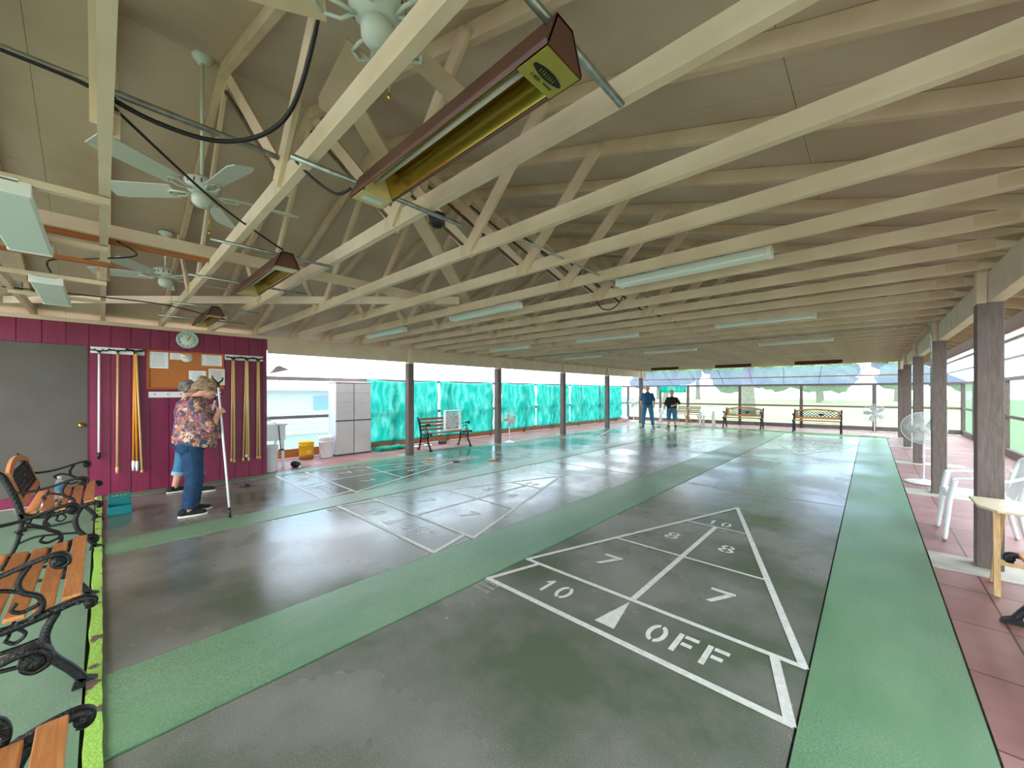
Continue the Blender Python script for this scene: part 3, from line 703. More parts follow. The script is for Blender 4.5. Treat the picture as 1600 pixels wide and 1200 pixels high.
b4 = dup(b1, (.60*H, 2.28*H, 0), PI/2, 'bench at the right edge beside the pale wooden table, only its front showing')
b5 = dup(b1, (-2.605*H, 12.2*H, 0), PI, 'lattice back bench at the far end, left one of the far pair')
b6 = dup(b1, (-.975*H, 12.12*H, 0), PI, 'lattice back bench at the far end, right one of the far pair')
b5.scale = (1.1, 1, 1); b6.scale = (1.12, 1, 1)
b7 = make_bench('park_bench', 'weathered bench with plain slatted back by the teal tarps, box fan on it', w=1.25, style='slats', loc=(-5.55*H, 4.22*H, 0), rz=-PI/2, slatm='slat_old')

# water bottle on the far bench
t = thing('water_bottle', 'clear plastic water bottle with blue label standing on the bench by the door', 'bottle', (-3.96*H, -.245-.03, .411))
bm = nb(); lathe(bm, [(0, 0), (.028, .0), (.032, .01), (.03, .04), (.033, .06), (.031, .12), (.032, .135), (.026, .165), (.013, .185), (.013, .2)], 18); obj('body', bm, M['bottle'], t)
bm = nb(); lathe(bm, [(.0325, .085), (.0335, .087), (.0335, .125), (.0325, .127)], 18); obj('label_band', bm, M['bottle_label'], t)
bm = nb(); lathe(bm, [(0, .194), (.015, .194), (.015, .21), (0, .21)], 16); obj('cap', bm, M['white_pl'], t)

# ---------------------------------------------------------------- teal disc caddy
t = thing('disc_caddy', 'teal plastic carrier box standing on the lane end by the far bench', 'caddy', U(-4.55, .1, 0))
bm = nb(); w, d, h = .11, .10, .115
for (x0, x1, y0, y1, z0, z1) in ((-w, w, -d, d, .001, .012), (-w, -w+.008, -d, d, .012, h), (w-.008, w, -d, d, .012, h*.9), (-w+.008, w-.008, -d, -d+.008, .012, h), (-w+.008, w-.008, d-.008, d, .012, h)): box(bm, x0, x1, y0, y1, z0, z1)
obj('tray', bm, M['teal_pl'], t, bevel=.003)
bm = nb(); box(bm, -.03, -.02, -d+.008, d-.008, .012, .235)
obj('divider', bm, M['teal_pl'], t, bevel=.003)
bm = nb()
for k in range(4): box(bm, -.0195, -.017, -.062+.034*k, -.04+.034*k, .2, .21)
obj('grip_slot', bm, M['brass'], t)

# ---------------------------------------------------------------- items hung on the maroon wall
wx = WX*H
def wl(px, py): y, z = onx(px, py, WX+.01); return y*H, z*H
def rack(p0, p1, name, label, dots=False, hh=11):
    (ya, za), (yb, zb) = wl(*p0), wl(*p1); t = thing(name, label, 'rack', (wx, (ya+yb)/2, min(za, zb)))
    bm = nb(); hw = abs(yb-ya)/2; box(bm, .001, .018, -hw, hw, -.01, .075); obj('board', bm, M['white_pl'], t, bevel=.002)
    return t, hw
rA, wA = rack((141, 550), (226, 551.5), 'cue_rack', 'white cue rack board on the maroon wall left of the cork board')
rB, wB = rack((351, 561), (411, 562), 'cue_rack', 'white cue rack board on the maroon wall right of the cork board')
rC, wC = rack((232, 619), (345, 619.5), 'peg_rail', 'white rail with small black pegs under the cork board')
for r_, hw, n in ((rA, wA, 7), (rB, wB, 7), (rC, wC, 6)):
    for k in range(n):
        y = -hw*.85+2*hw*.85*k/(n-1); bm = nb()
        tube(bm, [(.017, y, .035), (.05, y, .035), (.056, y, .05)], .005, 6); obj('peg', bm, M['black'], r_)
def cue(top, bot, label, m, tip, grp='cues hanging on the maroon wall', off=.045, tipl=.09, lean=0):
    (ya, za), (yb, zb) = wl(*top), wl(*bot)
    t = thing('shuffleboard_cue', label, 'cue', (wx, ya, za), 0, grp); L = za-zb; dy = yb-ya
    def P(s): return (off+lean*s, dy*s, -L*s)
    bm = nb(); tube(bm, [P(.01), P(1-tipl/L)], .0125, 10); obj('shaft', bm, M[m], t)
    bm = nb(); tube(bm, [P(1-tipl/L), P(1-tipl/L*.5), P(1)], [.0165, .0175, .013], 10); obj('grip', bm, M[tip], t)
    bm = nb()
    for s in (-1, 1): tube(bm, catmull([(off, 0, -.005), (off+.005, s*.035, .012), (off+.012, s*.075, .012), (off+.014, s*.085, .03)], 5), [.009]*15+[.006], 7)
    tube(bm, [(off, 0, -.04), (off, 0, .01)], .013, 8); obj('fork_head', bm, M['black'], t)
    return t
cue((155, 549), (154.5, 717), 'silver cue with black grip hanging leftmost on the wall beside the door', 'white_pl', 'black')
cue((184, 549), (183, 739), 'tan cue with white grip hanging alone, second from the door', 'gold_cue', 'gold_cue', off=.045)
cue((210, 549), (208, 735), 'amber cue with white grip, left one of the crossed bunch near the cork board', 'orange_cue', 'white_pl', off=.04, tipl=.14)
cue((210.6, 550), (214, 735), 'amber cue with white grip, middle one of the crossed bunch near the cork board', 'orange_cue', 'white_pl', off=.06, tipl=.14)
cue((212, 549), (221.5, 737), 'tan cue slanting right out of the crossed bunch near the cork board', 'gold_cue', 'gold_cue', off=.085, tipl=.03)
for (a, b, l, o) in (((362.5, 560), (361, 721), 'tan cue hanging on the right rack, first from the cork board', .045), ((364.5, 560), (365, 722), 'tan cue on the right rack, second from the cork board', .07),
    ((383.5, 561), (379.5, 720), 'tan cue on the right rack slanting left in the middle bunch', .045), ((384.5, 561), (384, 714), 'tan cue with white grip in the middle bunch of the right rack', .065), ((385.5, 561), (387, 719), 'tan cue on the right of the middle bunch of the right rack', .085),
    ((401.5, 562), (401, 717), 'tan cue on the right rack, left one of the pair nearest the wall end', .045), ((403, 562), (404.5, 716.5), 'tan cue on the right rack closest to the wall end', .068)):
    cue(a, b, l, 'gold_cue', 'white_pl' if 'white grip' in l else 'gold_cue', off=o, tipl=.05)
# cork board
(ya, za), (yb, zb) = wl(229, 608), wl(350, 552); (_, zt) = wl(229, 546)
t = thing('cork_board', 'cork notice board with orange wooden frame on the maroon wall', 'notice board', (wx, (ya+yb)/2, (za+zt)/2)); hw, hh = (yb-ya)/2, (zt-za)/2
cork_c = (wx, (ya+yb)/2, (za+zt)/2)
bm = nb(); box(bm, .001, .012, -hw, hw, -hh, hh); obj('panel', bm, M['cork'], t)
bm = nb(); f = .028
for q in ((-hw, hw, hh-f, hh), (-hw, hw, -hh, -hh+f), (-hw, -hw+f, -hh+f, hh-f), (hw-f, hw, -hh+f, hh-f)): box(bm, .002, .026, *q)
obj('frame', bm, M['cork_frame'], t, bevel=.003)
def paper(p0, p1, label, m='paper', lines=9, x=.0135, grp=None, frame=False):
    (y0, z1), (y1, _) = wl(*p0), wl(p1[0], p0[1]); (_, z0) = wl((p0[0]+p1[0])/2, p1[1])
    t = thing('notice', label, 'paper', (wx+x, (y0+y1)/2, (z0+z1)/2)); a, b = abs(y1-y0)/2, abs(z1-z0)/2
    bm = nb(); box(bm, 0, .0015, -a, a, -b, b); obj('sheet', bm, M[m], t)
    bm = nb()
    for k in range(lines):
        z = b*.72-2*b*.72*k/max(1, lines-1); e = a*random.uniform(.5, .75); box(bm, .0016, .002, -e, e, z-.0022, z+.0022)
    if frame:
        for q in ((-a*.94, a*.94, b*.88, b*.93), (-a*.94, a*.94, -b*.93, -b*.88), (-a*.94, -a*.9, -b*.9, b*.9), (a*.9, a*.94, -b*.9, b*.9)): box(bm, .0016, .002, *q)
    obj('print', bm, M['ink'], t)
paper((232, 547), (263, 575.5), 'large white printed notice at the top left of the cork board')
paper((265.5, 551), (282, 562), 'small white notice card beside the round badge on the cork board', lines=4)
paper((315, 552.5), (348.5, 572), 'white certificate with a double border at the top right of the cork board', lines=7, frame=True)
paper((295, 579), (322, 602), 'white notice partly hidden behind the women\'s heads', lines=8)
paper((325.5, 576), (351, 601.5), 'plain cream sheet at the lower right corner of the cork board', m='paper2', lines=10, x=.0265)
y, z = wl(291.5, 558)
t = thing('round_badge', 'round white badge with an orange band on the cork board', 'badge', (wx+.0135, y, z))
bm = nb(); lathe(bm, [(0, 0), (.075, 0), (.075, .003), (0, .003)], 28, axis='x'); obj('disc', bm, M['paper'], t)
bm = nb(); bar(bm, (.0036, -.05, .05), (.0036, .045, .012), .022, .001, (1, 0, 0)); obj('band', bm, M['orange_cue'], t)
bm = nb(); box(bm, .0031, .0036, -.055, .055, -.012, -.004); obj('text_line', bm, M['ink'], t)
# clock
y, z = wl(293, 531)
t = thing('wall_clock', 'round white wall clock with black numerals above the cork board', 'clock', (wx+.002, y, z)); RR = .128
bm = nb(); lathe(bm, [(0, .0), (RR, .0), (RR+.006, .012), (RR, .03), (RR-.016, .032), (RR-.018, .014)], 48, axis='x'); obj('rim', bm, M['clock_rim'], t)
bm = nb(); lathe(bm, [(0, .015), (RR-.017, .015), (RR-.017, .018), (0, .018)], 48, axis='x'); obj('face', bm, M['ceil_white'], t)
fc = bpy.data.curves.new('numeral', 'FONT'); 
def text_mesh(s, size, extr=.0004, align='CENTER'):
    c = bpy.data.curves.new('t', 'FONT'); c.body = s; c.size = size; c.extrude = extr; c.align_x = align; c.align_y = 'CENTER'
    o = bpy.data.objects.new('t', c); COL.objects.link(o); dg = bpy.context.evaluated_depsgraph_get(); me = bpy.data.meshes.new_from_object(o.evaluated_get(dg))
    bpy.data.objects.remove(o); bpy.data.curves.remove(c); return me
bpy.data.curves.remove(fc)
bm = nb()
for k in range(1, 13):
    me = text_mesh(str(k), .036); a = PI/2-2*PI*k/12; b2_ = nb(); b2_.from_mesh(me)
    for v in b2_.verts: v.co = Vector((.0184+v.co.z, v.co.x+.088*math.cos(a), v.co.y+.088*math.sin(a)))
    me2 = bpy.data.meshes.new('x'); b2_.to_mesh(me2); b2_.free(); bm.from_mesh(me2); bpy.data.meshes.remove(me2); bpy.data.meshes.remove(me)
obj('numerals', bm, M['black'], t)
for nm, L, w, ang in (('hour_hand', .05, .007, PI/2-2*PI*(1.08/12)), ('minute_hand', .082, .005, PI/2-2*PI*(5.5/60))):
    bm = nb(); bar(bm, (.021, -.01*math.cos(ang), -.01*math.sin(ang)), (.021, L*math.cos(ang), L*math.sin(ang)), w, .0015, (1, 0, 0)); obj(nm, bm, M['black'], t)

# ---------------------------------------------------------------- left corner: sink, lamp, buckets, cabinet
t = thing('utility_sink', 'white plastic laundry sink on legs just past the end of the maroon wall', 'sink', U(-5.88, 1.53, 0))
bm = nb(); w, d, zt, zb = .27, .2, .83, .52
for q in ((-w, w, -d, -d+.02, zb, zt), (-w, w, d-.02, d, zb, zt), (-w, -w+.02, -d+.02, d-.02, zb, zt), (w-.02, w, -d+.02, d-.02, zb, zt), (-w+.02, w-.02, -d+.02, d-.02, zb, zb+.02)): box(bm, *q)
for q in ((-w-.025, w+.025, -d-.025, -d+.01, zt-.03, zt+.005), (-w-.025, w+.025, d-.01, d+.025, zt-.03, zt+.005), (-w-.025, -w+.01, -d, d, zt-.03, zt+.005), (w-.01, w+.025, -d, d, zt-.03, zt+.005)): box(bm, *q)
obj('basin', bm, M['white_pl'], t, bevel=.006)
for x in (-.23, .23):
    for y in (-.17, .17): bm = nb(); bar(bm, (x, y, .001), (x*.95, y*.95, zb), .04, .04, (1, 0, 0)); obj('leg', bm, M['white_pl'], t)
bm = nb(); tube(bm, catmull([(-.2, 0, zt), (-.2, 0, zt+.12), (-.13, 0, zt+.16), (-.06, 0, zt+.1)], 5), .011, 8); tube(bm, [(-.2, -.08, zt+.04), (-.2, .08, zt+.04)], .014, 8); obj('tap', bm, M['steel'], t)
t = thing('brush', 'long dark blue handled brush leaning down from the white sink', 'brush', U(-5.88, 1.50, 0)); 
bm = nb(); tube(bm, [(.292, .12, .80), (.31, .15, .36)], .009, 8); obj('handle', bm, mat('navy_plastic', (44, 44, 96), .4), t); bm = nb(); box(bm, .29, .335, .12, .2, .335, .362); obj('head', bm, mat('navy_plastic', (44, 44, 96), .4), t)
t = thing('bell', 'small brass hand bell with white handle base on the rear of the sink', 'bell', (-5.88*H+.1, 1.53*H-.212, .835))
bm = nb(); lathe(bm, [(0, .001), (.035, .001), (.028, .1), (0, .1)], 14); obj('stand', bm, M['white_pl'], t)
bm = nb(); lathe(bm, [(.055, .1), (.05, .115), (.036, .14), (.03, .17), (.02, .19), (0, .195)], 18); lathe(bm, [(0, .19), (.01, .192), (.008, .21), (.012, .225), (0, .235)], 10); obj('bell_body', bm, M['brass'], t)
t = thing('waste_bin', 'tall plain white waste bin at the foot of the maroon wall end', 'bin', U(-5.55, 1.44, 0))
bm = nb(); lathe(bm, [(0, .001), (.115, .001), (.125, .01), (.145, .44), (.155, .445), (.155, .465), (.14, .465), (.12, .03), (0, .03)], 28); obj('body', bm, M['white_pl'], t)
t = thing('dustpan', 'black and grey dustpan on the pavers beside the white bin', 'dustpan', U(-5.62, 1.84, 0), .5)
bm = nb(); box(bm, -.11, .11, -.12, .12, .001, .008); prism(bm, [(-.12, .008), (.12, .008), (-.12, .1)], -.11, -.1); prism(bm, [(-.12, .008), (.12, .008), (-.12, .1)], .1, .11); obj('pan', bm, M['grey_pl'], t)
bm = nb(); ell(bm, (0, -.14, .07), (.11, .05, .065)); obj('hood', bm, M['black'], t)
def bucket(name, label, loc, m, r=.145, h=.37, cat='bucket'):
    t = thing(name, label, cat, loc); bm = nb()
    lathe(bm, [(0, .001), (r*.86, .001), (r*.88, .01), (r*.97, h*.78), (r*1.05, h*.79), (r*1.05, h*.83), (r*.99, h*.84), (r, h*.95), (r*1.06, h*.96), (r*1.06, h), (r*.96, h), (r*.84, .03), (0, .03)], 28); obj('body', bm, M[m], t); return t
t = bucket('bucket', 'bright yellow orange plastic bucket on the pavers beside the orange base board', U(-6.2, 2.1, 0), 'yellow_pl', .15, .37)
bm = nb(); lathe(bm, [(.134, .012), (.1385, .012), (.143, .09), (.139, .09)], 28); obj('stripe', bm, M['orange_wood'], t)
bm = nb()
for k in range(3): 
    for j in range(6):
        a = -.25+.1*j; z = .13+.035*k; p = Vector((.1465*math.cos(a), .1465*math.sin(a), z)); ell(bm, p, (.003, .011, .009 if k == 1 else .004), 6, 4)
obj('lettering', bm, mat('pale_yellow_print', (250, 226, 140), .5), t)
bm = nb(); tube(bm, catmull([(0, -.153, .30), (.1, -.1, .33), (.15, 0, .345), (.1, .1, .33), (0, .153, .30)], 5), .003, 6); obj('bail_handle', bm, M['white_pl'], t)
t = bucket('bucket', 'white plastic bucket with a cloth bundle on top standing beside the storage cabinet', U(-6.13, 2.36, 0), 'white_pl', .15, .42)
bm = nb(); tube(bm, catmull([(0, -.155, .3), (.11, -.17, .2), (.17, -.14, .08), (.12, -.16, .03)], 5), .004, 6); obj('bail_handle', bm, M['white_pl'], t)
t = thing('cloth_bundle', 'white cloth bundle piled on top of the white bucket', 'cloth', (-6.13*H, 2.36*H, .405)); bm = nb()
for k in range(9):
    a = k*.7; ell(bm, (.09*math.cos(a), .09*math.sin(a), .035), (.075, .065, .04), 10, 6)
obj('cloth', bm, M['poly_white'], t)
# storage cabinet
t = thing('storage_cabinet', 'tall light grey plastic two door storage cabinet against the clear left wall', 'cabinet', U(-6.26, 2.79, 0))
cw, cdp, chh = .41, .21, 1.66
bm = nb(); box(bm, -cdp, cdp-.02, -cw, cw, .02, chh-.03); obj('body', bm, M['grey_pl'], t, bevel=.012)
bm = nb(); box(bm, -cdp-.01, cdp+.01, -cw-.012, cw+.012, chh-.03, chh); obj('lid', bm, M['grey_pl'], t, bevel=.01)
bm = nb(); box(bm, -cdp, cdp, -cw, cw, .001, .022); obj('base', bm, M['dk_grey'], t)
for s in (-1, 1):
    for (z0, z1) in ((.03, .765), (.79, chh-.035)):
        bm = nb(); ya, yb = (s*cw, s*.006) if s < 0 else (s*.006, s*cw); box(bm, cdp-.018, cdp, ya+.004, yb-.004, z0, z1)
        for k in range(3): z = z0+(z1-z0)*(k+1)/4; box(bm, cdp-.001, cdp+.003, ya+.02, yb-.02, z-.004, z+.004)
        obj('door', bm, M['grey_pl'], t, bevel=.004)
bm = nb(); box(bm, cdp-.015, cdp+.006, -cw-.004, cw+.004, .766, .789); box(bm, cdp-.019, cdp-.012, -.004, .004, .03, chh-.04); obj('trim_band', bm, M['dk_grey'], t)
# gooseneck shade lamp
y, z = onx(436, 578, -5.55); t = thing('lamp', 'white metal shade lamp on a curved arm at the end of the maroon wall', 'lamp', (-5.55*H, y*H, z*H))
bm = nb(); lathe(bm, [(.0, .07), (.04, .07), (.065, .045), (.165, -.025), (.172, -.032), (.16, -.025), (.05, .04), (0, .05)], 24, M4=Matrix.Rotation(.25, 4, 'X')); obj('shade', bm, M['grey_pl'], t)
bm = nb(); ey = 1.37*H-y*H; tube(bm, catmull([(0, 0, .05), (0, -.03, .085), (.02, ey*.6, .08), (.06, ey-.02, .03), (.2, ey+.004, -.02)], 6), .006, 8); obj('arm', bm, M['steel'], t)

# ---------------------------------------------------------------- teal tarps on the left wall
def tarp(p0, p1, label, zb=.10, grp='teal tarps tied along the left wall', X=-6.405):
    y0, _ = onx(p0, 600, X); y1, _ = onx(p1, 600, X); ww = (y1-y0)*H; h0 = (1.23-zb)*H
    bm = nb(); nx, nz = 44, 26; sd = random.uniform(0, 50); V = []
    for i in range(nx+1):
        row = []
        for j in range(nz+1):
            u, v = i/nx, j/nz
            sag = .05*math.sin(PI*u)*(v**3)
            x = .02*math.sin(u*9+sd)*(1-v) + .018*math.sin((u*.7+v)*17+sd) + .035*math.sin(PI*v)*math.sin(PI*u) + .022*math.exp(-((v-.48-.02*math.sin(u*6))/.035)**2)
            x += .02*math.sin((u-v*.6)*25)*math.exp(-((1-v)*2.5))*math.exp(-u*3) + .02*math.sin((1-u-v*.6)*25)*math.exp(-((1-v)*2.5))*math.exp(-(1-u)*3)
            row.append(bm.verts.new((x, ww*u, h0*v - sag)))
        V.append(row)
    for i in range(nx):
        for j in range(nz): f = bm.faces.new((V[i][j], V[i+1][j], V[i+1][j+1], V[i][j+1])); f.smooth = True
    o = obj('tarp', bm, M['tarp'], loc=(X*H, y0*H, zb*H)); tag(o, label, 'tarp', grp)
    s = o.modifiers.new('s', 'SOLIDIFY'); s.thickness = .002
for a, b, l in ((574, 684, 'teal tarp next to the grey storage cabinet, widest in view'), (688, 770.5, 'teal tarp behind the weathered bench with the box fan'), (784, 836, 'teal tarp behind the small fan, right of the second left post'),
    (839, 889, 'teal tarp crossed by the third left post'), (892, 936, 'teal tarp between the third and fourth left posts'), (938, 971, 'teal tarp closest to the far corner')): tarp(a, b, l)
s0, s1 = bx(1031), bx(1073); A = Vector((BL[0]+(BR[0]-BL[0])*s0, BL[1]+(BR[1]-BL[1])*s0, 0)); B = Vector((BL[0]+(BR[0]-BL[0])*s1, BL[1]+(BR[1]-BL[1])*s1, 0))
bm = nb(); corr(bm, A+Vector((0, -.04, .99)), B+Vector((0, -.04, .99)), B+Vector((0, -.04, 1.215)), A+Vector((0, -.04, 1.215)), 9, .006)
o = obj('valance', sc(bm), M['tarp']); tag(o, 'short dark teal cloth strip over the opening in the far wall', 'cloth'); o.modifiers.new('s', 'SOLIDIFY').thickness = .002
# folded tarp on pavers
t = thing('folded_tarp', 'folded teal tarp lying on the pavers right of the cabinet', 'tarp', U(-6.16, 3.42, 0)); bm = nb()
for k in range(4):
    a = .02*k; V = [[bm.verts.new((-.2+.4*i/8+random.uniform(-.01, .01), -.38+.76*j/12+a, .004+.022*k+.012*math.sin(i*1.3+j+k)*.6+.006)) for j in range(13)] for i in range(9)]
    for i in range(8):
        for j in range(12): bm.faces.new((V[i][j], V[i+1][j], V[i+1][j+1], V[i][j+1])).smooth = True
o = obj('cloth', bm, M['tarp'], t); o.modifiers.new('s', 'SOLIDIFY').thickness = .012
# ---------------------------------------------------------------- fans
def cage(bm, R, depth, n=40, thin=.0018):
    for s in (-1, 1):
        for k in range(n):
            a = 2*PI*k/n
            pts = [(R*f*math.cos(a+.35*f*s), s*depth*math.sqrt(max(0, 1-f*f))*.9+s*.004, R*f*math.sin(a+.35*f*s)) for f in (.2, .45, .7, .9, 1)]
            tube(bm, pts, thin, 4, cap=False)
    for f in (.35, .68): 
        for s in (-1, 1): tube(bm, [(R*f*math.cos(2*PI*k/32), s*depth*math.sqrt(1-f*f)*.9, R*f*math.sin(2*PI*k/32)) for k in range(32)], thin*1.2, 4, closed=True)
    tube(bm, [(R*math.cos(2*PI*k/40), 0, R*math.sin(2*PI*k/40)) for k in range(40)], .007, 6, closed=True)
def pedestal(label, loc, R, z, rz, base_r=.22, tilt=0, grp='white pedestal fans', dense=40):
    t = thing('pedestal_fan', label, 'fan', loc, rz, grp)
    bm = nb(); lathe(bm, [(0, .001), (base_r, .001), (base_r, .012), (base_r*.85, .026), (.05, .04), (.03, .06), (0, .06)], 32); obj('base', bm, M['white_pl'], t)
    bm = nb(); tube(bm, [(0, 0, .05), (0, 0, z-.06)], .013, 10); tube(bm, [(0, 0, z*.45), (0, 0, z*.45+.05)], .02, 10); tube(bm, [(0, 0, z-.07), (0, 0, z-.02)], .028, 10); obj('pole', bm, M['white_pl'], t)
    rot = Matrix.Rotation(tilt, 4, 'X'); T = Matrix.Translation((0, .05, z)) @ rot
    def add(nm, b, m): 
        bmesh.ops.transform(b, matrix=T, verts=b.verts); return obj(nm, b, m, t)
    bm = nb(); lathe(bm, [(0, -.13), (.05, -.125), (.068, -.09), (.068, -.04), (.05, -.03), (0, -.03)], 20, axis='y'); add('motor', bm, M['white_pl'])
    bm = nb(); cage(bm, R, .085, dense); add('grille', bm, M['white_pl'])
    bm = nb(); lathe(bm, [(0, .075), (.045, .078), (.05, .085), (.04, .092), (0, .094)], 18, axis='y'); add('badge', bm, M['grey_pl'])
    for k in range(5):
        bm = nb(); a0 = 2*PI*k/5; V = []
        for i in range(7):
            f = .16+.76*i/6; half = .32*math.sin(PI*min(1, .25+f*.75))+.12
            V.append([bm.verts.new((R*f*math.cos(a0+q*half), .03*q*1.2, R*f*math.sin(a0+q*half))) for q in (-1, -.4, .4, 1)])
        for p, q in zip(V, V[1:]):
            for j in range(3): bm.faces.new((p[j], p[j+1], q[j+1], q[j])).smooth = True
        o = add('blade', bm, M['fanwhite']); o.modifiers.new('s', 'SOLIDIFY').thickness = .003
    return t
pedestal('small white pedestal fan beside the second left post', U(-5.27, 5.56, 0), .19, .645, -PI/2-.55, .15)
pedestal('tall white pedestal fan in the far left corner near the people', U(-5.95, 12.5, 0), .25, .92, PI+.35, .2)
pedestal('white pedestal fan at the far end right of the far benches', U(.07, 12.25, 0), .29, .74, PI-.1, .27)
pedestal('large white pedestal fan behind the second right post', U(.43, 6.2, 0), .25, .86, PI-.12, .22, tilt=-.15, dense=72)
# box fan on bench
t = thing('box_fan', 'white box fan standing on the weathered bench', 'fan', (-5.56*H, 4.36*H, .448), 0); S_ = .255
bm = nb()
for q in ((-.05, .05, -S_, -S_+.02, 0, 2*S_), (-.05, .05, S_-.02, S_, 0, 2*S_), (-.05, .05, -S_+.02, S_-.02, 0, .02), (-.05, .05, -S_+.02, S_-.02, 2*S_-.02, 2*S_)): box(bm, *q)
obj('housing', bm, M['white_pl'], t, bevel=.012)
bm = nb()
for s in (-1, 1):
    for k in range(7): tube(bm, [(s*.045+.033*(k+1)/8*.9*math.cos(2*PI*i/28)*0, (.03*(k+1))*math.cos(2*PI*i/28), S_+(.03*(k+1))*math.sin(2*PI*i/28)) for i in range(28)], .0022, 4, closed=True)
    for k in range(12): a = 2*PI*k/12; tube(bm, [(s*.045, .03*math.cos(a), S_+.03*math.sin(a)), (s*.045, min(max(.3*math.cos(a), -.235), .235), S_+min(max(.3*math.sin(a), -.235), .235))], .0022, 4)
obj('grille', bm, M['white_pl'], t)
for k in range(5):
    a0 = 2*PI*k/5; bm = nb(); V = [[bm.verts.new((.02*q, .21*f*math.cos(a0+q*.5), S_+.21*f*math.sin(a0+q*.5))) for q in (-1, 0, 1)] for f in (.2, .6, 1)]
    for p, q in zip(V, V[1:]):
        for j in range(2): bm.faces.new((p[j], p[j+1], q[j+1], q[j]))
    o = obj('blade', bm, M['grey_pl'], t); o.modifiers.new('s', 'SOLIDIFY').thickness = .003
bm = nb(); lathe(bm, [(0, -.04), (.045, -.04), (.045, .052), (0, .052)], 16, (0, 0, S_), axis='x'); obj('motor', bm, M['grey_pl'], t)

# ---------------------------------------------------------------- white resin chairs (faces +y)
def resin_chair(label, loc, rz, grp='white resin armchairs'):
    t = thing('resin_chair', label, 'chair', loc, rz, grp)
    bm = nb(); V = []
    for i in range(9):
        y = -.2+.43*i/8; V.append([bm.verts.new(((.2+.03*(i/8))*(-1+2*j/6), y, .43-.018*math.cos(PI*(j/6-.5))*1+.012*(i/8)-(.02 if i == 8 else 0))) for j in range(7)])
    for p, q in zip(V, V[1:]):
        for j in range(6): bm.faces.new((p[j], p[j+1], q[j+1], q[j])).smooth = True
    o = obj('seat', bm, M['white_pl'], t); o.modifiers.new('s', 'SOLIDIFY').thickness = .012
    for sx in (-1, 1):
        bm = nb(); tube(bm, catmull([(sx*.255, .235, .001), (sx*.24, .215, .22), (sx*.235, .2, .40), (sx*.25, .17, .585)], 5), [.034+.0012*i for i in range(16)], 8, sx=.5, sy=1); obj('leg', bm, M['white_pl'], t)
        bm = nb(); tube(bm, catmull([(sx*.23, -.28, .001), (sx*.205, -.235, .22), (sx*.195, -.21, .43)], 5), [.034+.001*i for i in range(11)], 8, sx=.5, sy=1); obj('leg', bm, M['white_pl'], t)
        bm = nb(); tube(bm, catmull([(sx*.25, .19, .59), (sx*.268, .05, .61), (sx*.265, -.12, .61), (sx*.22, -.25, .66)], 6), .034, 8, sx=1, sy=.35); obj('armrest', bm, M['white_pl'], t)
    bm = nb()
    top = catmull([(-.2, -.225, .44), (-.235, -.255, .62), (-.2, -.3, .77), (0, -.325, .81), (.2, -.3, .77), (.235, -.255, .62), (.2, -.225, .44)], 6); tube(bm, top, .02, 8, sx=1, sy=.6)
    for k in range(7):
        x = -.15+.05*k; tube(bm, catmull([(x*.85, -.205, .425), (x, -.265, .6), (x*1.05, -.312+.1*abs(x)*.6, .795-abs(x)*.18)], 5), .014, 6, sx=1, sy=.4)
    obj('backrest', bm, M['white_pl'], t)
    return t
c1 = resin_chair('white resin armchair behind the nearest right post and the wooden table', U(.535, 4.1, 0), PI/2)
dup(c1, U(-3.62, 12.6, 0), PI+.1, 'white resin armchair at the far end left of the far bench pair')
dup(c1, U(-5.05, 12.55, 0), PI-.5, 'white resin armchair partly hidden behind the standing man')

# ---------------------------------------------------------------- wooden folding chairs at far end
def slat_chair(label, loc, rz):
    t = thing('folding_chair', label, 'chair', loc, rz, 'wooden slat folding chairs')
    for sx in (-1, 1):
        bm = nb(); bar(bm, (sx*.22, .22, .001), (sx*.22, -.2, .80), .022, .04, (0, 1, .3)); obj('leg', bm, M['pale_wood'], t)
        bm = nb(); bar(bm, (sx*.19, -.24, .001), (sx*.19, .2, .43), .022, .04, (0, 1, .3)); obj('leg', bm, M['pale_wood'], t)
    for k in range(5):
        bm = nb(); y = -.14+.075*k; box(bm, -.21, .21, y-.028, y+.028, .43, .448); obj('seat_slat', bm, M['slat_old'], t)
    for k in range(4):
        bm = nb(); z = .52+.075*k; y = .22-.42*z/.8-.02; box(bm, -.235, .235, y-.012, y+.006, z-.025, z+.03); obj('back_slat', bm, M['slat_old'], t)
    return t
f1 = slat_chair('wooden slat folding chair behind the woman in black, left of the pair', U(-4.42, 12.72, 0), PI)
dup(f1, U(-4.07, 12.78, 0), PI, 'wooden slat folding chair next to the far white armchair')

# ---------------------------------------------------------------- pale folding table on the right
t = thing('folding_table', 'pale wooden folding table at the right edge in front of the nearest post', 'table', U(.75, 3.12, 0))
bm = nb(); a, b, z = .50, .235, .59; prism(bm, [(-a, b), (-a, -.1), (-a+.07, -b), (a, -b), (a, b)], z, z+.018, 'xy'); obj('tabletop', bm, M['table_top'], t, bevel=.004)
for x in (-.42, .42):
    bm = nb(); bar(bm, (x, -.17, .012), (x, -.145, z-.001), .028, .03, (1, 0, 0)); bar(bm, (x, -.17, .001), (x, -.17, .014), .03, .03, (1, 0, 0)); obj('leg', bm, M['pale_wood'], t)
    bm = nb(); bar(bm, (x+.03, .15, .001), (x+.03, -.12, z-.001), .028, .03, (1, 0, 0)); obj('leg', bm, M['pale_wood'], t)
bm = nb(); bar(bm, (-.40, -.03, .2), (.42, -.03, .2), .02, .035); bar(bm, (-.40, .0, z-.02), (.42, .0, z-.02), .03, .035); obj('stretcher', bm, M['pale_wood'], t)

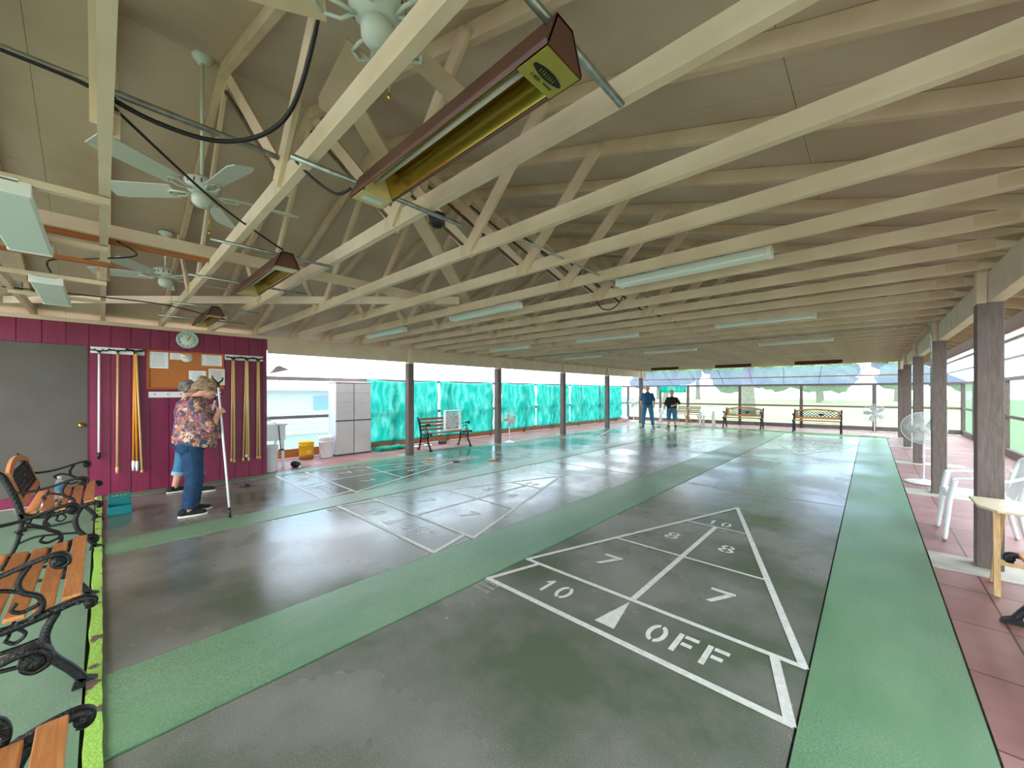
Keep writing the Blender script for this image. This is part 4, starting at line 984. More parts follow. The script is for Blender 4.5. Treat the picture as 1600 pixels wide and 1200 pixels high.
# ---------------------------------------------------------------- discs on the lanes
def disc(px, py, m, label):
    x, y = onz(px, py, 0.0) if py > 613 else (0, 0)
    bm = nb(); lathe(bm, [(0, .003), (.06, .003), (.074, .008), (.076, .018), (.07, .024), (.045, .022), (.04, .014), (0, .014)], 28)
    o = obj('shuffleboard_disc', bm, m, loc=(x*H, y*H, 0)); return tag(o, label, 'disc', 'shuffleboard discs on the far lane')
def onz(px, py, z):
    r, v = ray(px, py); t = (z-1)/v; return t*(FX+r*RX), t*(FY+r*RY_)
Y_ = mat('yellow_disc', (228, 184, 60), .35); K_ = mat('black_disc', (34, 34, 44), .35)
disc(672.5, 718, Y_, 'yellow disc left of the dark one on the lane by the weathered bench'); disc(712.5, 721.5, K_, 'dark disc between the two yellow discs')
disc(769, 719.5, Y_, 'yellow disc below the second left post'); disc(1029.5, 667.5, K_, 'dark disc on the lane between the man and the woman in black')
disc(384, 760, K_, 'dark disc on the floor just past the raised cue tip near the women')

# trash bags in far corner
t = thing('plastic_bag', 'crumpled white plastic bag on the floor by the far left fan', 'bag', U(-6.2, 12.3, 0)); bm = nb()
for k in range(8): ell(bm, (random.uniform(-.12, .12), random.uniform(-.12, .12), random.uniform(.1, .22)), (random.uniform(.08, .13),)*2+(.1,), 10, 7)
obj('bag', bm, M['poly_white'], t)
# litter under the weathered bench
t = thing('power_strip', 'small grey box on the floor behind the weathered bench', 'box', U(-6.05, 4.5, 0)); bm = nb(); box(bm, -.06, .06, -.1, .1, .001, .09); obj('box', bm, M['dk_grey'], t, bevel=.006); t.name = 'electric_box'
for (x, y, a, l) in ((-6.1, 3.95, .3, 'white paper scrap on the pavers behind the weathered bench, left one'), (-6.1, 4.2, 1.0, 'white paper scrap on the pavers behind the weathered bench, right one')):
    bm = nb(); V = [[bm.verts.new((-.1+.2*i/4, -.14+.28*j/4, .004+.012*abs(math.sin(i*2+j)))) for j in range(5)] for i in range(5)]
    for i in range(4):
        for j in range(4): bm.faces.new((V[i][j], V[i+1][j], V[i+1][j+1], V[i][j+1]))
    o = obj('paper_scrap', bm, M['paper'], loc=U(x, y, 0), rotz=a); tag(o, l, 'paper')
    o.modifiers.new('s', 'SOLIDIFY').thickness = .002

# ================================================================== ceiling equipment
def heater(label, xa, xb, y, z=1.6, logo=False):
    """long infrared heater along x; bottom at z"""
    t = thing('infrared_heater', label, 'heater', U((xa+xb)/2, y, z), 0, 'brown infrared heaters'); L = (xb-xa)/2*H; w, w2, h = .075, .035, .105
    bm = nb()
    P = [(-w, 0), (-w-.004, .012), (-w2, h), (w2, h), (w+.004, .012), (w, 0), (w-.006, .004), (w2-.004, h-.008), (-w2+.004, h-.008), (-w+.006, .004)]
    prism(bm, P, -L, L)
    for s in (-1, 1):
        prism(bm, [(-w, 0.002), (w, .002), (w2, h-.002), (-w2, h-.002)], s*L-(.003 if s > 0 else 0), s*L+(.003 if s < 0 else 0))
    obj('housing', bm, M['brown_metal'], t)
    bm = nb(); prism(bm, [(-w+.01, .006), (-w2+.002, h-.02), (-w2+.002, h-.016), (w2-.002, h-.016), (w2-.002, h-.02), (w-.01, .006), (w-.013, .006), (w2-.006, h-.022), (-w2+.006, h-.022), (-w+.013, .006)], -L+.11, L-.11); obj('reflector', bm, M['gold_metal'], t)
    for s in (-1, 1):
        bm = nb(); box(bm, s*L-(.105 if s > 0 else -.004), s*L+(.105 if s < 0 else -.004), -w+.006, w-.006, -.002, .001)
        x = s*(L-.107); prism(bm, [(-w+.012, .001), (w-.012, .001), (w2-.004, h-.022), (-w2+.004, h-.022)], x-.001, x+.001)
        e = obj('end_plate', bm, mat('tan_plate', (196, 172, 120), .4) if s < 0 else mat('olive_gold_plate', (170, 158, 76), .32, metal=.35), t)
        if s > 0 and logo:
            bm = nb(); Q = [(x_, y_) for x_, y_ in [(.05*math.cos(a)*(1 if abs(math.cos(a)) < .8 else 1.12), .0145*math.sin(a)) for a in [2*PI*k/28 for k in range(28)]]]
            prism(bm, [(L-.058+q[1], q[0]) for q in Q], -.0035, -.0021, 'xy'); obj('logo', bm, M['black'], e)
            bm = nb()
            for k in range(7): prism(bm, [(L-.065, -.03+.009*k), (L-.052, -.032+.009*k), (L-.052, -.028+.009*k), (L-.065, -.026+.009*k)], -.0045, -.0036, 'xy')
            obj('logo', bm, M['gold_metal'], e)
            me = text_mesh('1-800-', .016); b_ = nb(); b_.from_mesh(me); bpy.data.meshes.remove(me)
            for v in b_.verts: v.co = Vector((L-.084+v.co.y, v.co.x-.018, -.0025-v.co.z))
            for k in range(5): box(b_, L-.085, L-.079, .012+.007*k, .016+.007*k, -.0032, -.0021)
            obj('print', b_, M['black'], e)
        elif s < 0 and logo:
            bm = nb(); box(bm, -L+.035, -L+.065, -.045, .045, -.0035, -.0021); obj('sticker', bm, M['clock_rim'], e)
    bm = nb(); tube(bm, [(-L+.1, -.012, .045), (L-.1, -.012, .045)], .009, 12); obj('quartz_tube', bm, M['tube'], t)
    for s in (-1, 1):
        bm = nb(); box(bm, s*(L-.03)-.012, s*(L-.03)+.012, -.004, .004, h-.001, h+.012); obj('bracket', bm, M['steel'], t)
heater('long brown infrared heater nearest the camera with a black oval logo', -1.17, -.405, .575, 1.6, True)
heater('brown infrared heater over the standing women, middle of the three along the wall side', -2.82, -2.05, .61, 1.6)
heater('small looking brown infrared heater closest to the wall clock', -4.49, -3.75, .61, 1.6)
for a, b, l in ((-4.45, -3.72, 'brown infrared heater at the far end above the people, left of three'), (-2.82, -2.05, 'brown infrared heater at the far end, middle of three'), (-1.22, -.42, 'brown infrared heater at the far end, right of three')): heater(l, a, b, 10.45, 1.605)
def pipe(pts, r, label, name='conduit', m='steel', cat='pipe', k=1, grp=None):
    bm = nb(); P = [Vector(U(*p)) for p in pts]; P = catmull(P, 6) if k > 1 else P; tube(bm, P, r, 8); o = obj(name, bm, M[m]); return tag(o, label, cat, grp)
zz = 1.6+.105/H+.012
pipe([(-1.19, .36, 1.665), (-1.19, .98, 1.665)], .012, 'steel pipe under the chords at the left end of the near heater', 'hanger_pipe')
pipe([(-.42, .30, 1.665), (-.42, .82, 1.665)], .012, 'steel pipe under the chords at the right end of the near heater', 'hanger_pipe')
pipe([(-2.085, .32, 1.665), (-2.085, .83, 1.665)], .010, 'steel pipe over the near end of the second heater', 'hanger_pipe')
pipe([(-2.8, .33, 1.665), (-2.8, .95, 1.665)], .010, 'steel pipe over the far end of the second heater', 'hanger_pipe')
pipe([(-3.76, .33, 1.665), (-3.76, .9, 1.665)], .010, 'steel pipe over the near end of the third heater', 'hanger_pipe')
pipe([(-4.46, .33, 1.665), (-4.46, .95, 1.665)], .010, 'steel pipe over the far end of the third heater', 'hanger_pipe')
pipe([(-1.41, -1.2, 1.765), (-1.41, .41, 1.765)], .013, 'thick steel conduit across the top left with black cables tied to it')
pipe([(-1.43, -1.2, 1.75), (-1.425, -.6, 1.73), (-1.40, -.42, 1.74), (-1.425, -.1, 1.775), (-1.43, .1, 1.74), (-1.40, .25, 1.745), (-1.30, .36, 1.80), (-1.19, .40, 1.92), (-.98, .40, 2.16)], .009, 'black cable looping from the top left conduit up to the roof', 'cable', 'rubber', 'cable', 6)
pipe([(-1.38, -1.2, 1.735), (-1.38, -.5, 1.70), (-1.37, -.3, 1.735), (-1.40, 0, 1.75), (-1.46, .03, 1.745), (-1.75, .28, 1.70), (-2.0, .5, 1.70), (-2.08, .6, 1.69)], .006, 'thin black cable running diagonally down to the second heater', 'cable', 'rubber', 'cable', 6)
pipe([(-1.27, .40, 1.70), (-1.26, .45, 1.66), (-1.22, .5, 1.62), (-1.18, .53, 1.635)], .006, 'short black cable drooping into the left end of the near heater', 'cable', 'rubber', 'cable', 6)
pipe([(-4.9, 5.6, 1.668), (.36, 5.6, 1.668), (.425, 5.6, 1.65), (.44, 5.61, 1.58), (.44, 5.61, .62)], .009, 'long thin conduit across the ceiling and down the second right post', 'conduit', 'steel', 'pipe')
pipe([(-4.2, -.45, 1.70), (-3.9, -.1, 1.66), (-3.9, .35, 1.66), (-4.5, .8, 1.69), (-4.3, .62, 1.71)], .006, 'black cable slung along the chords above the maroon wall', 'cable', 'rubber', 'cable', 6)
pipe([(-2.55, .05, 1.70), (-2.75, .12, 1.70), (-3.0, -.05, 1.70), (-3.0, -.18, 1.66), (-3.1, -.18, 1.62)], .006, 'grey flexible cable looping between the two left light fittings', 'cable', 'rubber', 'cable', 6)
pipe([(-1.5, 2.5, 1.72), (-1.45, 2.52, 1.62), (-1.35, 2.5, 1.60), (-1.28, 2.5, 1.66), (-1.25, 2.5, 1.75)], .006, 'grey cable hanging in a loop between two fluorescent fittings', 'cable', 'rubber', 'cable', 6)
pipe([(-1.15, 1.25, 1.69), (-1.3, 3.4, 1.75)], .008, 'steel conduit running along the truss webs in the middle of the roof', 'conduit')
for (x, y, l) in ((-1.36, 2.10, 'grey metal junction box on a truss in the middle of the roof'), (-4.52, -.42, 'grey metal junction box beside a truss over the grey door')):
    t = thing('junction_box', l, 'box', U(x, y, 1.77)); bm = nb(); box(bm, -.05, .05, -.035, .035, -.05, .05); obj('box', bm, M['steel'], t, bevel=.004); bm = nb(); box(bm, -.03, .03, -.04, -.036, -.03, .03); obj('cover', bm, M['dk_grey'], t)
for (x, y, z, l) in ((-1.60, .82, 1.93, 'small black rounded speaker high behind the left end of the near heater'), (-1.52, 1.10, 1.83, 'small black rounded speaker behind the second chord, lower of two')):
    t = thing('speaker', l, 'speaker', U(x, y, z)); bm = nb(); lathe(bm, [(0, -.06), (.03, -.055), (.055, 0), (.06, .03), (.02, .05), (0, .05)], 14); obj('housing', bm, M['black'], t); bm = nb(); lathe(bm, [(.05, -.01), (.056, -.008), (.05, .004)], 14, (0, 0, -.02)); obj('ring', bm, M['dk_grey'], t)
def light(label, xa, xb, y, z, wdt=.12):
    t = thing('ceiling_light', label, 'light', U((xa+xb)/2, y, z), 0, 'fluorescent ceiling fittings'); L = (xb-xa)/2*H; w = wdt/2*H
    bm = nb(); prism(bm, [(-w, .01), (-w*.9, 0), (w*.9, 0), (w, .01), (w*.95, .05), (-w*.95, .05)], -L+.035, L-.035); obj('diffuser', bm, M['lens'], t)
    for s in (-1, 1): bm = nb(); box(bm, s*L-(.034 if s > 0 else 0), s*L+(.034 if s < 0 else 0), -w*1.02, w*1.02, -.003, .06); obj('end_cap', bm, M['white_pl'], t, bevel=.004)
    bm = nb(); box(bm, -L, L, -w*.6, w*.6, .051, .066); obj('tray', bm, M['white_pl'], t)
light('wide white fluorescent fitting at the left edge of the ceiling', -2.72, -1.93, -.215, 1.615, .125)
light('white fluorescent fitting above the grey door', -4.2, -3.4, -.215, 1.615, .125)
cx = [(-1.2, -.36), (-2.93, -2.07), (-4.64, -3.8)]; wn = ['right', 'middle', 'left']; rn = ['first', 'second', 'third', 'last']
for r, y in enumerate((2.30, 4.46, 6.6, 8.8)):
    for c, (a, b) in enumerate(cx): light(f'fluorescent fitting between trusses, {wn[c]} one of the {rn[r]} row from the camera', a, b, y, 1.685, .085)
# ceiling fans
def ceiling_fan(label, loc, R, drop, rz, nb_=5, bw=1.0, bmat='fanwhite'):
    t = thing('ceiling_fan', label, 'fan', loc, rz, 'white ceiling fans')
    bm = nb(); lathe(bm, [(0, .0), (.05, -.0), (.085, .02), (.105, .05), (.1, .09), (.06, .11), (0, .115)], 28); obj('motor', bm, M['fanwhite'], t)
    bm = nb(); lathe(bm, [(0, -.09), (.04, -.085), (.06, -.06), (.062, -.02), (.045, 0), (0, 0)], 24); obj('switch_housing', bm, M['fanwhite'], t)
    bm = nb(); tube(bm, [(0, 0, .11), (0, 0, drop)], .012, 8); lathe(bm, [(0, drop-.05), (.035, drop-.045), (.06, drop-.01), (.062, drop), (0, drop)], 20); obj('downrod', bm, M['fanwhite'], t)
    bm = nb()
    for k in range(16):
        a = 2*PI*k/16; bar(bm, (.105*math.cos(a), .105*math.sin(a), .045), (.098*math.cos(a), .098*math.sin(a), .085), .008, .003, (math.cos(a), math.sin(a), 0))
    obj('vent_slots', bm, M['dk_grey'], t)
    bm = nb(); tube(bm, [(.03, .03, -.08), (.03, .03, -.25)], .002, 4); lathe(bm, [(0, -.275), (.008, -.27), (.005, -.25), (0, -.25)], 8, (.03, .03, 0)); obj('pull_chain', bm, M['brass'], t)
    for k in range(nb_):
        a = 2*PI*k/nb_; c, s = math.cos(a), math.sin(a)
        def P(r, w, z): return (r*c-w*s, r*s+w*c, z)
        bm = nb(); tube(bm, [P(.08, 0, .01), P(.13, -.03, .0), P(.19, -.035, .008)], .008, 6); tube(bm, [P(.08, 0, .01), P(.13, .03, .0), P(.19, .035, .008)], .008, 6); tube(bm, [P(.19, -.035, .008), P(.22, 0, .008), P(.19, .035, .008)], .008, 6); obj('blade_iron', bm, M['fanwhite'], t)
        bm = nb(); V = []
        for i in range(8):
            r = .18+(R-.18)*i/7; w = (.055+.02*i/7-(.02 if i == 7 else 0))*bw
            V.append([bm.verts.new(P(r, -w, .014-.018*1)), bm.verts.new(P(r, w, .014+.018))])
        for p, q in zip(V, V[1:]): bm.faces.new((p[0], p[1], q[1], q[0]))
        o = obj('blade', bm, M[bmat], t); o.modifiers.new('s', 'SOLIDIFY').thickness = .006
    return t
ceiling_fan('white ceiling fan near the ridge at the left with a hanging pull chain', U(-2.42, .34, 1.98), .60, (roofz(-2.42)-1.99)*H, math.radians(12))
ceiling_fan('white ceiling fan lower down over the clock end of the roof', U(-3.9, .33, 1.86), .60, (roofz(-3.9)-1.87)*H, math.radians(30))
ceiling_fan('white ceiling fan above the near heater, mostly out of view', U(-.965, .505, 1.99), .66, (roofz(-.965)-2.0)*H, math.radians(28), bw=1.1, bmat='cream_web')
# ================================================================== PEOPLE (built around a pose; local frame faces +y)
def caps(bm, a, b, r0, r1, n=12, flat=False):
    a, b = Vector(a), Vector(b); tube(bm, [a, b], [r0, r1], n)
    if not flat: ell(bm, a, (r0,)*3, n, 8); ell(bm, b, (r1,)*3, n, 8)
def chain(bm, P, R, n=12):
    for i in range(len(P)-1): caps(bm, P[i], P[i+1], R[i], R[i+1], n)
def loft(bm, S, n=24):
    """S: (x, y, z, rx, ry, tilt) horizontal sections"""
    rings = []
    for s in S:
        x, y, z, rx, ry = s[:5]; tl = s[5] if len(s) > 5 else 0
        rings.append([bm.verts.new((x+rx*math.cos(2*PI*k/n), y+ry*math.sin(2*PI*k/n), z+tl*math.sin(2*PI*k/n))) for k in range(n)])
    for a, b in zip(rings, rings[1:]):
        for k in range(n): bm.faces.new((a[k], a[(k+1)%n], b[(k+1)%n], b[k]))
    bm.faces.new(rings[0][::-1]); bm.faces.new(rings[-1])
def fuse(name, bm, m, parent, vox, smooth=6):
    """merge the overlapping volumes into one continuous skin"""
    bmesh.ops.recalc_face_normals(bm, faces=bm.faces)
    me = bpy.data.meshes.new('t'); bm.to_mesh(me); bm.free(); o = bpy.data.objects.new('t', me); COL.objects.link(o)
    r = o.modifiers.new('r', 'REMESH'); r.mode = 'VOXEL'; r.voxel_size = vox; r.use_smooth_shade = True
    s = o.modifiers.new('s', 'SMOOTH'); s.factor = .5; s.iterations = smooth
    dg = bpy.context.evaluated_depsgraph_get(); dg.update(); me2 = bpy.data.meshes.new_from_object(o.evaluated_get(dg)); me2.name = name
    bpy.data.objects.remove(o); bpy.data.meshes.remove(me)
    for p in me2.polygons: p.use_smooth = True
    me2.materials.clear(); me2.materials.append(m); q = bpy.data.objects.new(name, me2); COL.objects.link(q); q.parent = parent; return q
def hand(bm, wrist, fwd, palm_n, grip=0.0, side=1, k=1.0):
    """palm plus five fingers; fwd = pointing direction, palm_n = palm normal, grip 0..1 curl"""
    w, f, pn = Vector(wrist), Vector(fwd).normalized(), Vector(palm_n).normalized(); s = f.cross(pn).normalized()*side
    for q in (-.026, -.009, .009, .026): caps(bm, w, w+f*.075*k+s*q*k, .017*k, .0115*k, 8)
    for q, L in ((-.03, .060), (-.010, .075), (.010, .080), (.030, .070)):
        p = w+f*.078*k+s*q*k; P = [p]; ang = 0
        for seg in (.42, .32, .26):
            ang += .18+grip*1.25; d = f*math.cos(ang)+pn*math.sin(ang); p = p+d*L*seg*k; P.append(p)
        chain(bm, P, [.0092*k, .0088*k, .0082*k, .0072*k], 8)
    b = w+f*.022*k+s*.024*k; m1 = b+(f*.5+s*.75+pn*.25)*.042*k; m2 = m1+(f*.75+pn*(.25+grip*.9)+s*(.15-grip*.5))*.032*k; m3 = m2+(f*.7+pn*(.2+grip)-s*grip*.5)*.024*k
    chain(bm, [b, m1, m2, m3], [.015*k, .0115*k, .0105*k, .009*k], 8)
def head_parts(bm, c, R, k=1.0):
    """skull, jaw, nose, ears, brow, lips and chin; R turns/tilts the head"""
    c = Vector(c)
    def E(p, r): ell(bm, c+R@(Vector(p)*k), tuple(v*k for v in r), 16, 11, rot=R)
    E((0, -.01, .02), (.074, .094, .098)); E((0, .028, -.038), (.058, .062, .068)); E((0, .062, -.082), (.026, .026, .022)); E((0, .05, -.05), (.044, .042, .04))
    caps(bm, c+R@(Vector((0, .085, .018))*k), c+R@(Vector((0, .108, -.014))*k), .008*k, .0135*k, 8)
    for s in (-1, 1):
        E((s*.011, .098, -.018), (.009, .009, .008)); E((s*.076, -.004, -.004), (.010, .02, .032)); E((s*.034, .066, -.012), (.026, .022, .022)); E((s*.03, .078, .032), (.03, .014, .010))
    E((0, .086, -.046), (.024, .012, .006)); E((0, .085, -.057), (.021, .012, .007))
def face_bits(par, c, R, k=1.0, glasses=False, gm='black'):
    c = Vector(c); bm = nb()
    for s in (-1, 1): ell(bm, c+R@(Vector((s*.032, .078, .012))*k), (.0125*k, .010*k, .008*k), 10, 7, rot=R)
    o = obj('eyes', bm, M['white_pl'], par)
    bm = nb()
    for s in (-1, 1): ell(bm, c+R@(Vector((s*.032, .0865, .012))*k), (.005*k, .003*k, .005*k), 8, 6, rot=R)
    obj('iris', bm, M['black'], o)
    bm = nb(); ell(bm, c+R@(Vector((0, .0955, -.0515))*k), (.022*k, .004*k, .0035*k), 10, 6, rot=R); obj('mouth', bm, mat('lip', (176, 96, 92), .5), par)
    bm = nb()
    for s in (-1, 1): caps(bm, c+R@(Vector((s*.016, .091, .037))*k), c+R@(Vector((s*.048, .08, .037))*k), .0035*k, .0028*k, 6)
    obj('eyebrows', bm, M['grey_hair'], par)
    if glasses:
        bm = nb()
        for s in (-1, 1):
            tube(bm, [c+R@(Vector((s*.034+.026*math.cos(2*PI*i/16), .101, .008+.017*math.sin(2*PI*i/16)))*k) for i in range(16)], .0022*k, 5, closed=True)
            tube(bm, [c+R@(Vector((s*.06, .101, .014))*k), c+R@(Vector((s*.082, .06, .016))*k), c+R@(Vector((s*.083, -.01, .012))*k)], .0022*k, 5)
        tube(bm, [c+R@(Vector((-.008, .103, .012))*k), c+R@(Vector((.008, .103, .012))*k)], .0022*k, 5); obj('glasses', bm, M[gm], par)
def shoe(par, ank, yaw, m='shoe', k=1.0):
    R = Matrix.Rotation(yaw, 3, 'Z'); a = Vector((ank[0], ank[1], 0)); bm = nb()
    def T(b):
        for v in b.verts: v.co = R@(v.co*k)+a
    loft_s = [(0, -.07, .028, .034, .03), ]
    ell(bm, (0, -.045, .055), (.038, .048, .045), 14, 9); ell(bm, (0, .04, .045), (.044, .09, .036), 14, 9); ell(bm, (0, .115, .038), (.045, .06, .028), 14, 9); caps(bm, (0, -.03, .05), (0, -.035, .095), .042, .04, 12, True)
    T(bm); o = fuse('shoe', bm, M[m], par, .006*max(1, k), 4)
    bm = nb(); P = []
    for k_ in range(28):
        q = 2*PI*k_/28; y = .045+.135*math.sin(q); w = (.047 if y > .05 else .041)*math.cos(q); P.append((w, y))
    prism(bm, P, .002, .024, 'xy'); T(bm); obj('sole', bm, M['sole'], o, bevel=.004)
    return o
def person(label, loc, rz, J, vox, hair, shirt, pants, glasses=False, cuffs=False, shoes='shoe', sleeve=.95, heavy=1.0, socks=False, hands=None, torso=None, shirt_sections=None, hairfn=None, pants_end=None):
    t = thing('person', label, 'person', loc, rz)
    R = Matrix.Rotation(J['yaw'], 3, 'Z') @ Matrix.Rotation(J['pitch'], 3, 'X')
    hc = Vector(J['head']); hk = J.get('hk', 1.0)
    bm = nb(); head_parts(bm, hc, R, hk)
    chain(bm, [hc+R@Vector((0, -.025, -.05)), Vector(J['neck'])], [.052, .062])
    for S in torso: pass
    loft(bm, [(s[0], s[1], s[2], s[3]*.82, s[4]*.82) for s in torso])
    for s, k in ((1, 'r'), (-1, 'l')):
        chain(bm, [J['sh'+k], J['el'+k], J['wr'+k]], [.05*heavy, .040*heavy, .027], 12)
        chain(bm, [J['hip'+k], J['kn'+k], J['an'+k]], [.08*heavy, .055*heavy, .036], 12)
        h = hands[k]; hand(bm, J['wr'+k], h[0], h[1], h[2], h[3], .95)
    body = fuse('body', bm, M['skin'], t, vox, 3)
    face_bits(t, hc, R, hk, glasses)
    # shirt
    bm = nb(); loft(bm, shirt_sections or torso)
    for k in 'rl':
        a, b, c = Vector(J['sh'+k]), Vector(J['el'+k]), Vector(J['wr'+k]); ell(bm, a, (.066*heavy,)*3)
        if sleeve <= 1: e = a.lerp(b, sleeve); caps(bm, a, e, .066*heavy, .056*heavy, 14, True)
        else:
            caps(bm, a, b, .066*heavy, .054*heavy, 14); e = b.lerp(c, sleeve-1); tube(bm, [b, e], [.054*heavy, .045*heavy], 14)
    fuse('shirt', bm, M[shirt], t, vox, 4)
    # trousers
    bm = nb(); hz = J['hipr'][2]; y0 = (J['hipr'][1]+J['hipl'][1])/2; T0 = torso[0]
    loft(bm, [(0, y0, hz-.06, .15*heavy, .115*heavy), (0, y0, hz+.02, T0[3]*.97, T0[4]*.97), (T0[0], T0[1], T0[2]+.04, T0[3]*.93, T0[4]*.93)])
    for k in 'rl':
        a, b, c = Vector(J['hip'+k]), Vector(J['kn'+k]), Vector(J['an'+k]); e = b.lerp(c, pants_end if pants_end else .93)
        caps(bm, a, b, .105*heavy, .078*heavy, 14); caps(bm, b, e, .078*heavy, .062*heavy if not pants_end else .07*heavy, 14, True)
        ell(bm, a+Vector((0, -.05, .0)), (.1*heavy, .085*heavy, .11), 14, 9)
    o = fuse('trousers', bm, M[pants], t, vox, 4)
    if cuffs:
        for k in 'rl':
            b, c = Vector(J['kn'+k]), Vector(J['an'+k]); e = b.lerp(c, pants_end); d = (c-b).normalized()
            bm = nb(); tube(bm, [e-d*.035, e+d*.02], [.076*heavy, .076*heavy], 18); x = obj('cuff', bm, M['denim_cuff'], o, bevel=.004); x['label'] = 'pale turned up denim cuff'
    for k, yw in (('r', J['fyr']), ('l', J['fyl'])):
        shoe(t, J['an'+k], yw, shoes)
        if socks:
            bm = nb(); a = Vector(J['an'+k]); tube(bm, [(a.x, a.y, .08), (a.x, a.y, .15)], [.044, .04], 12); obj('sock', bm, M['black'], t)
    bm = nb(); hairfn(bm, hc, R, hk); fuse('hair', bm, M[hair], t, max(vox, .008), 2)
    return t
def curly(bm, c, R, k):
    ell(bm, c+R@Vector((0, -.022, .035)), (.086*k, .098*k, .095*k), 16, 11, rot=R)
    rnd = random.Random(5)
    for i in range(90):
        u, v = rnd.uniform(-1, 1), rnd.uniform(0, 2*PI); d = Vector((math.sqrt(1-u*u)*math.cos(v), math.sqrt(1-u*u)*math.sin(v), u))
        if d.y > .45 and d.z < .55 or d.z < -.65: continue
        ell(bm, c+R@(Vector((0, -.022, .025))+Vector((d.x*.084, d.y*.098, d.z*.1))), (.022,)*3, 8, 6)
def short(bm, c, R, k):
    ell(bm, c+R@Vector((0, -.026, .038)), (.080*k, .088*k, .086*k), 16, 11, rot=R)
    for s in (-1, 1): ell(bm, c+R@Vector((s*.066, -.03, .0)), (.02, .05, .05), 12, 8, rot=R)
    ell(bm, c+R@Vector((0, -.075, -.01)), (.06, .035, .06), 12, 8, rot=R)
def updo(bm, c, R, k):
    ell(bm, c+R@Vector((0, -.025, .036)), (.086*k, .1*k, .094*k), 16, 11, rot=R)
    ell(bm, c+R@Vector((0, -.095, -.005)), (.062, .05, .075), 14, 9, rot=R); ell(bm, c+R@Vector((0, -.07, .105)), (.05, .055, .04), 14, 9, rot=R)
    rnd = random.Random(3)
    for i in range(26):   # clumps swept back over the ears
        s = rnd.choice((-1, 1)); z = rnd.uniform(-.02, .11); a = rnd.uniform(.0, .06)
        P = [c+R@Vector((s*(.06-.03*max(0, z-.06)*8*.3), a+.045, z+.02)), c+R@Vector((s*.084*(1-max(0, z-.05)*4), a-.03, z+.012)), c+R@Vector((s*.06*(1-max(0, z-.05)*4), -.1, z-.02+rnd.uniform(-.02, .02)))]
        chain(bm, [P[0], P[1], P[2]], [.008, .013, .010], 6)
    for i in range(6): a = rnd.uniform(-.05, .05); chain(bm, [c+R@Vector((a, .0, .13)), c+R@Vector((a*1.2, .06, .115)), c+R@Vector((a*1.3, .088, .075))], [.014, .014, .008], 6)

# --- woman in the patterned top, seen from her right side, raising the cue
P1 = (-4.065*H, .516*H, 0)
T1 = [(0, -.015, .78, .205, .185), (0, -.005, .86, .215, .195), (0, .02, .98, .205, .2), (0, .02, 1.10, .195, .19), (0, 0, 1.2, .19, .165), (0, -.015, 1.29, .175, .125), (0, -.01, 1.35, .10, .085)]
S1 = [(0, .008, .80, .225, .205, -.045), (0, .012, .88, .228, .212, -.03), (0, .03, .98, .222, .212), (0, .03, 1.09, .212, .2), (0, .0, 1.2, .205, .178), (0, -.015, 1.29, .19, .14), (0, -.0, 1.345, .12, .1), (0, .015, 1.375, .075, .07)]
hand1 = Vector((.15, .225, 1.225))
J1 = dict(head=(0, .115, 1.455), yaw=0, pitch=-.34, neck=(0, .01, 1.32), shr=(.17, -.02, 1.285), elr=(.27, .12, 1.01), wrr=(.185, .195, 1.165), shl=(-.17, -.02, 1.285), ell=(-.24, .02, 1.02), wrl=(-.17, .2, .92),
    hipr=(.095, -.03, .80), knr=(.1, -.01, .43), anr=(.095, -.065, .07), hipl=(-.095, -.03, .80), knl=(-.095, .03, .43), anl=(-.11, .01, .07), fyr=-.06, fyl=.05)
cb, ct = Vector((-5.265, .987, .002)), Vector((-5.70, .948, 1.535))
cdir = (ct-cb).normalized()
w1 = person('woman in patterned long top and dark jeans holding a cue upright, seen from the side', P1, 0, J1, .0075, 'blond_hair', 'paisley', 'denim', glasses=True, sleeve=1.22, heavy=1.05,
    hands={'r': ((-.3, .75, .6), (-1, .15, .1), .95, 1), 'l': ((.5, .8, -.3), (.5, -.4, -.8), .5, -1)}, torso=T1, shirt_sections=S1, hairfn=updo)
def held_cue(label, a, b, m='white_pl', fork=True, up=Vector((0, 1, 0))):
    """cue from floor end a to fork end b"""
    a, b = Vector(a), Vector(b); t = thing('shuffleboard_cue', label, 'cue', a); d = b-a; u = d.normalized()
    bm = nb(); tube(bm, [u*.12, d-u*.03], .0115, 12); obj('shaft', bm, M[m], t)
    bm = nb(); tube(bm, [u*.012, u*.07, u*.12], [.012, .0155, .015], 12); ell(bm, u*.012, (.011,)*3, 8, 6); obj('tip', bm, M['black'], t)
    bm = nb(); s = u.cross(Vector((.73, .68, 0))).normalized(); s = (s+up*.3).normalized()
    tube(bm, [d-u*.06, d], .015, 10)
    for q in (-1, 1): tube(bm, catmull([d-u*.02, d+u*.015+s*q*.03, d+u*.04+s*q*.06, d+u*.075+s*q*.07], 5), [.010]*11+[.008]*5, 8)
    obj('fork_head', bm, M['black'], t); return t
held_cue('white cue with black fork head held upright by the woman in the patterned top', cb, ct)

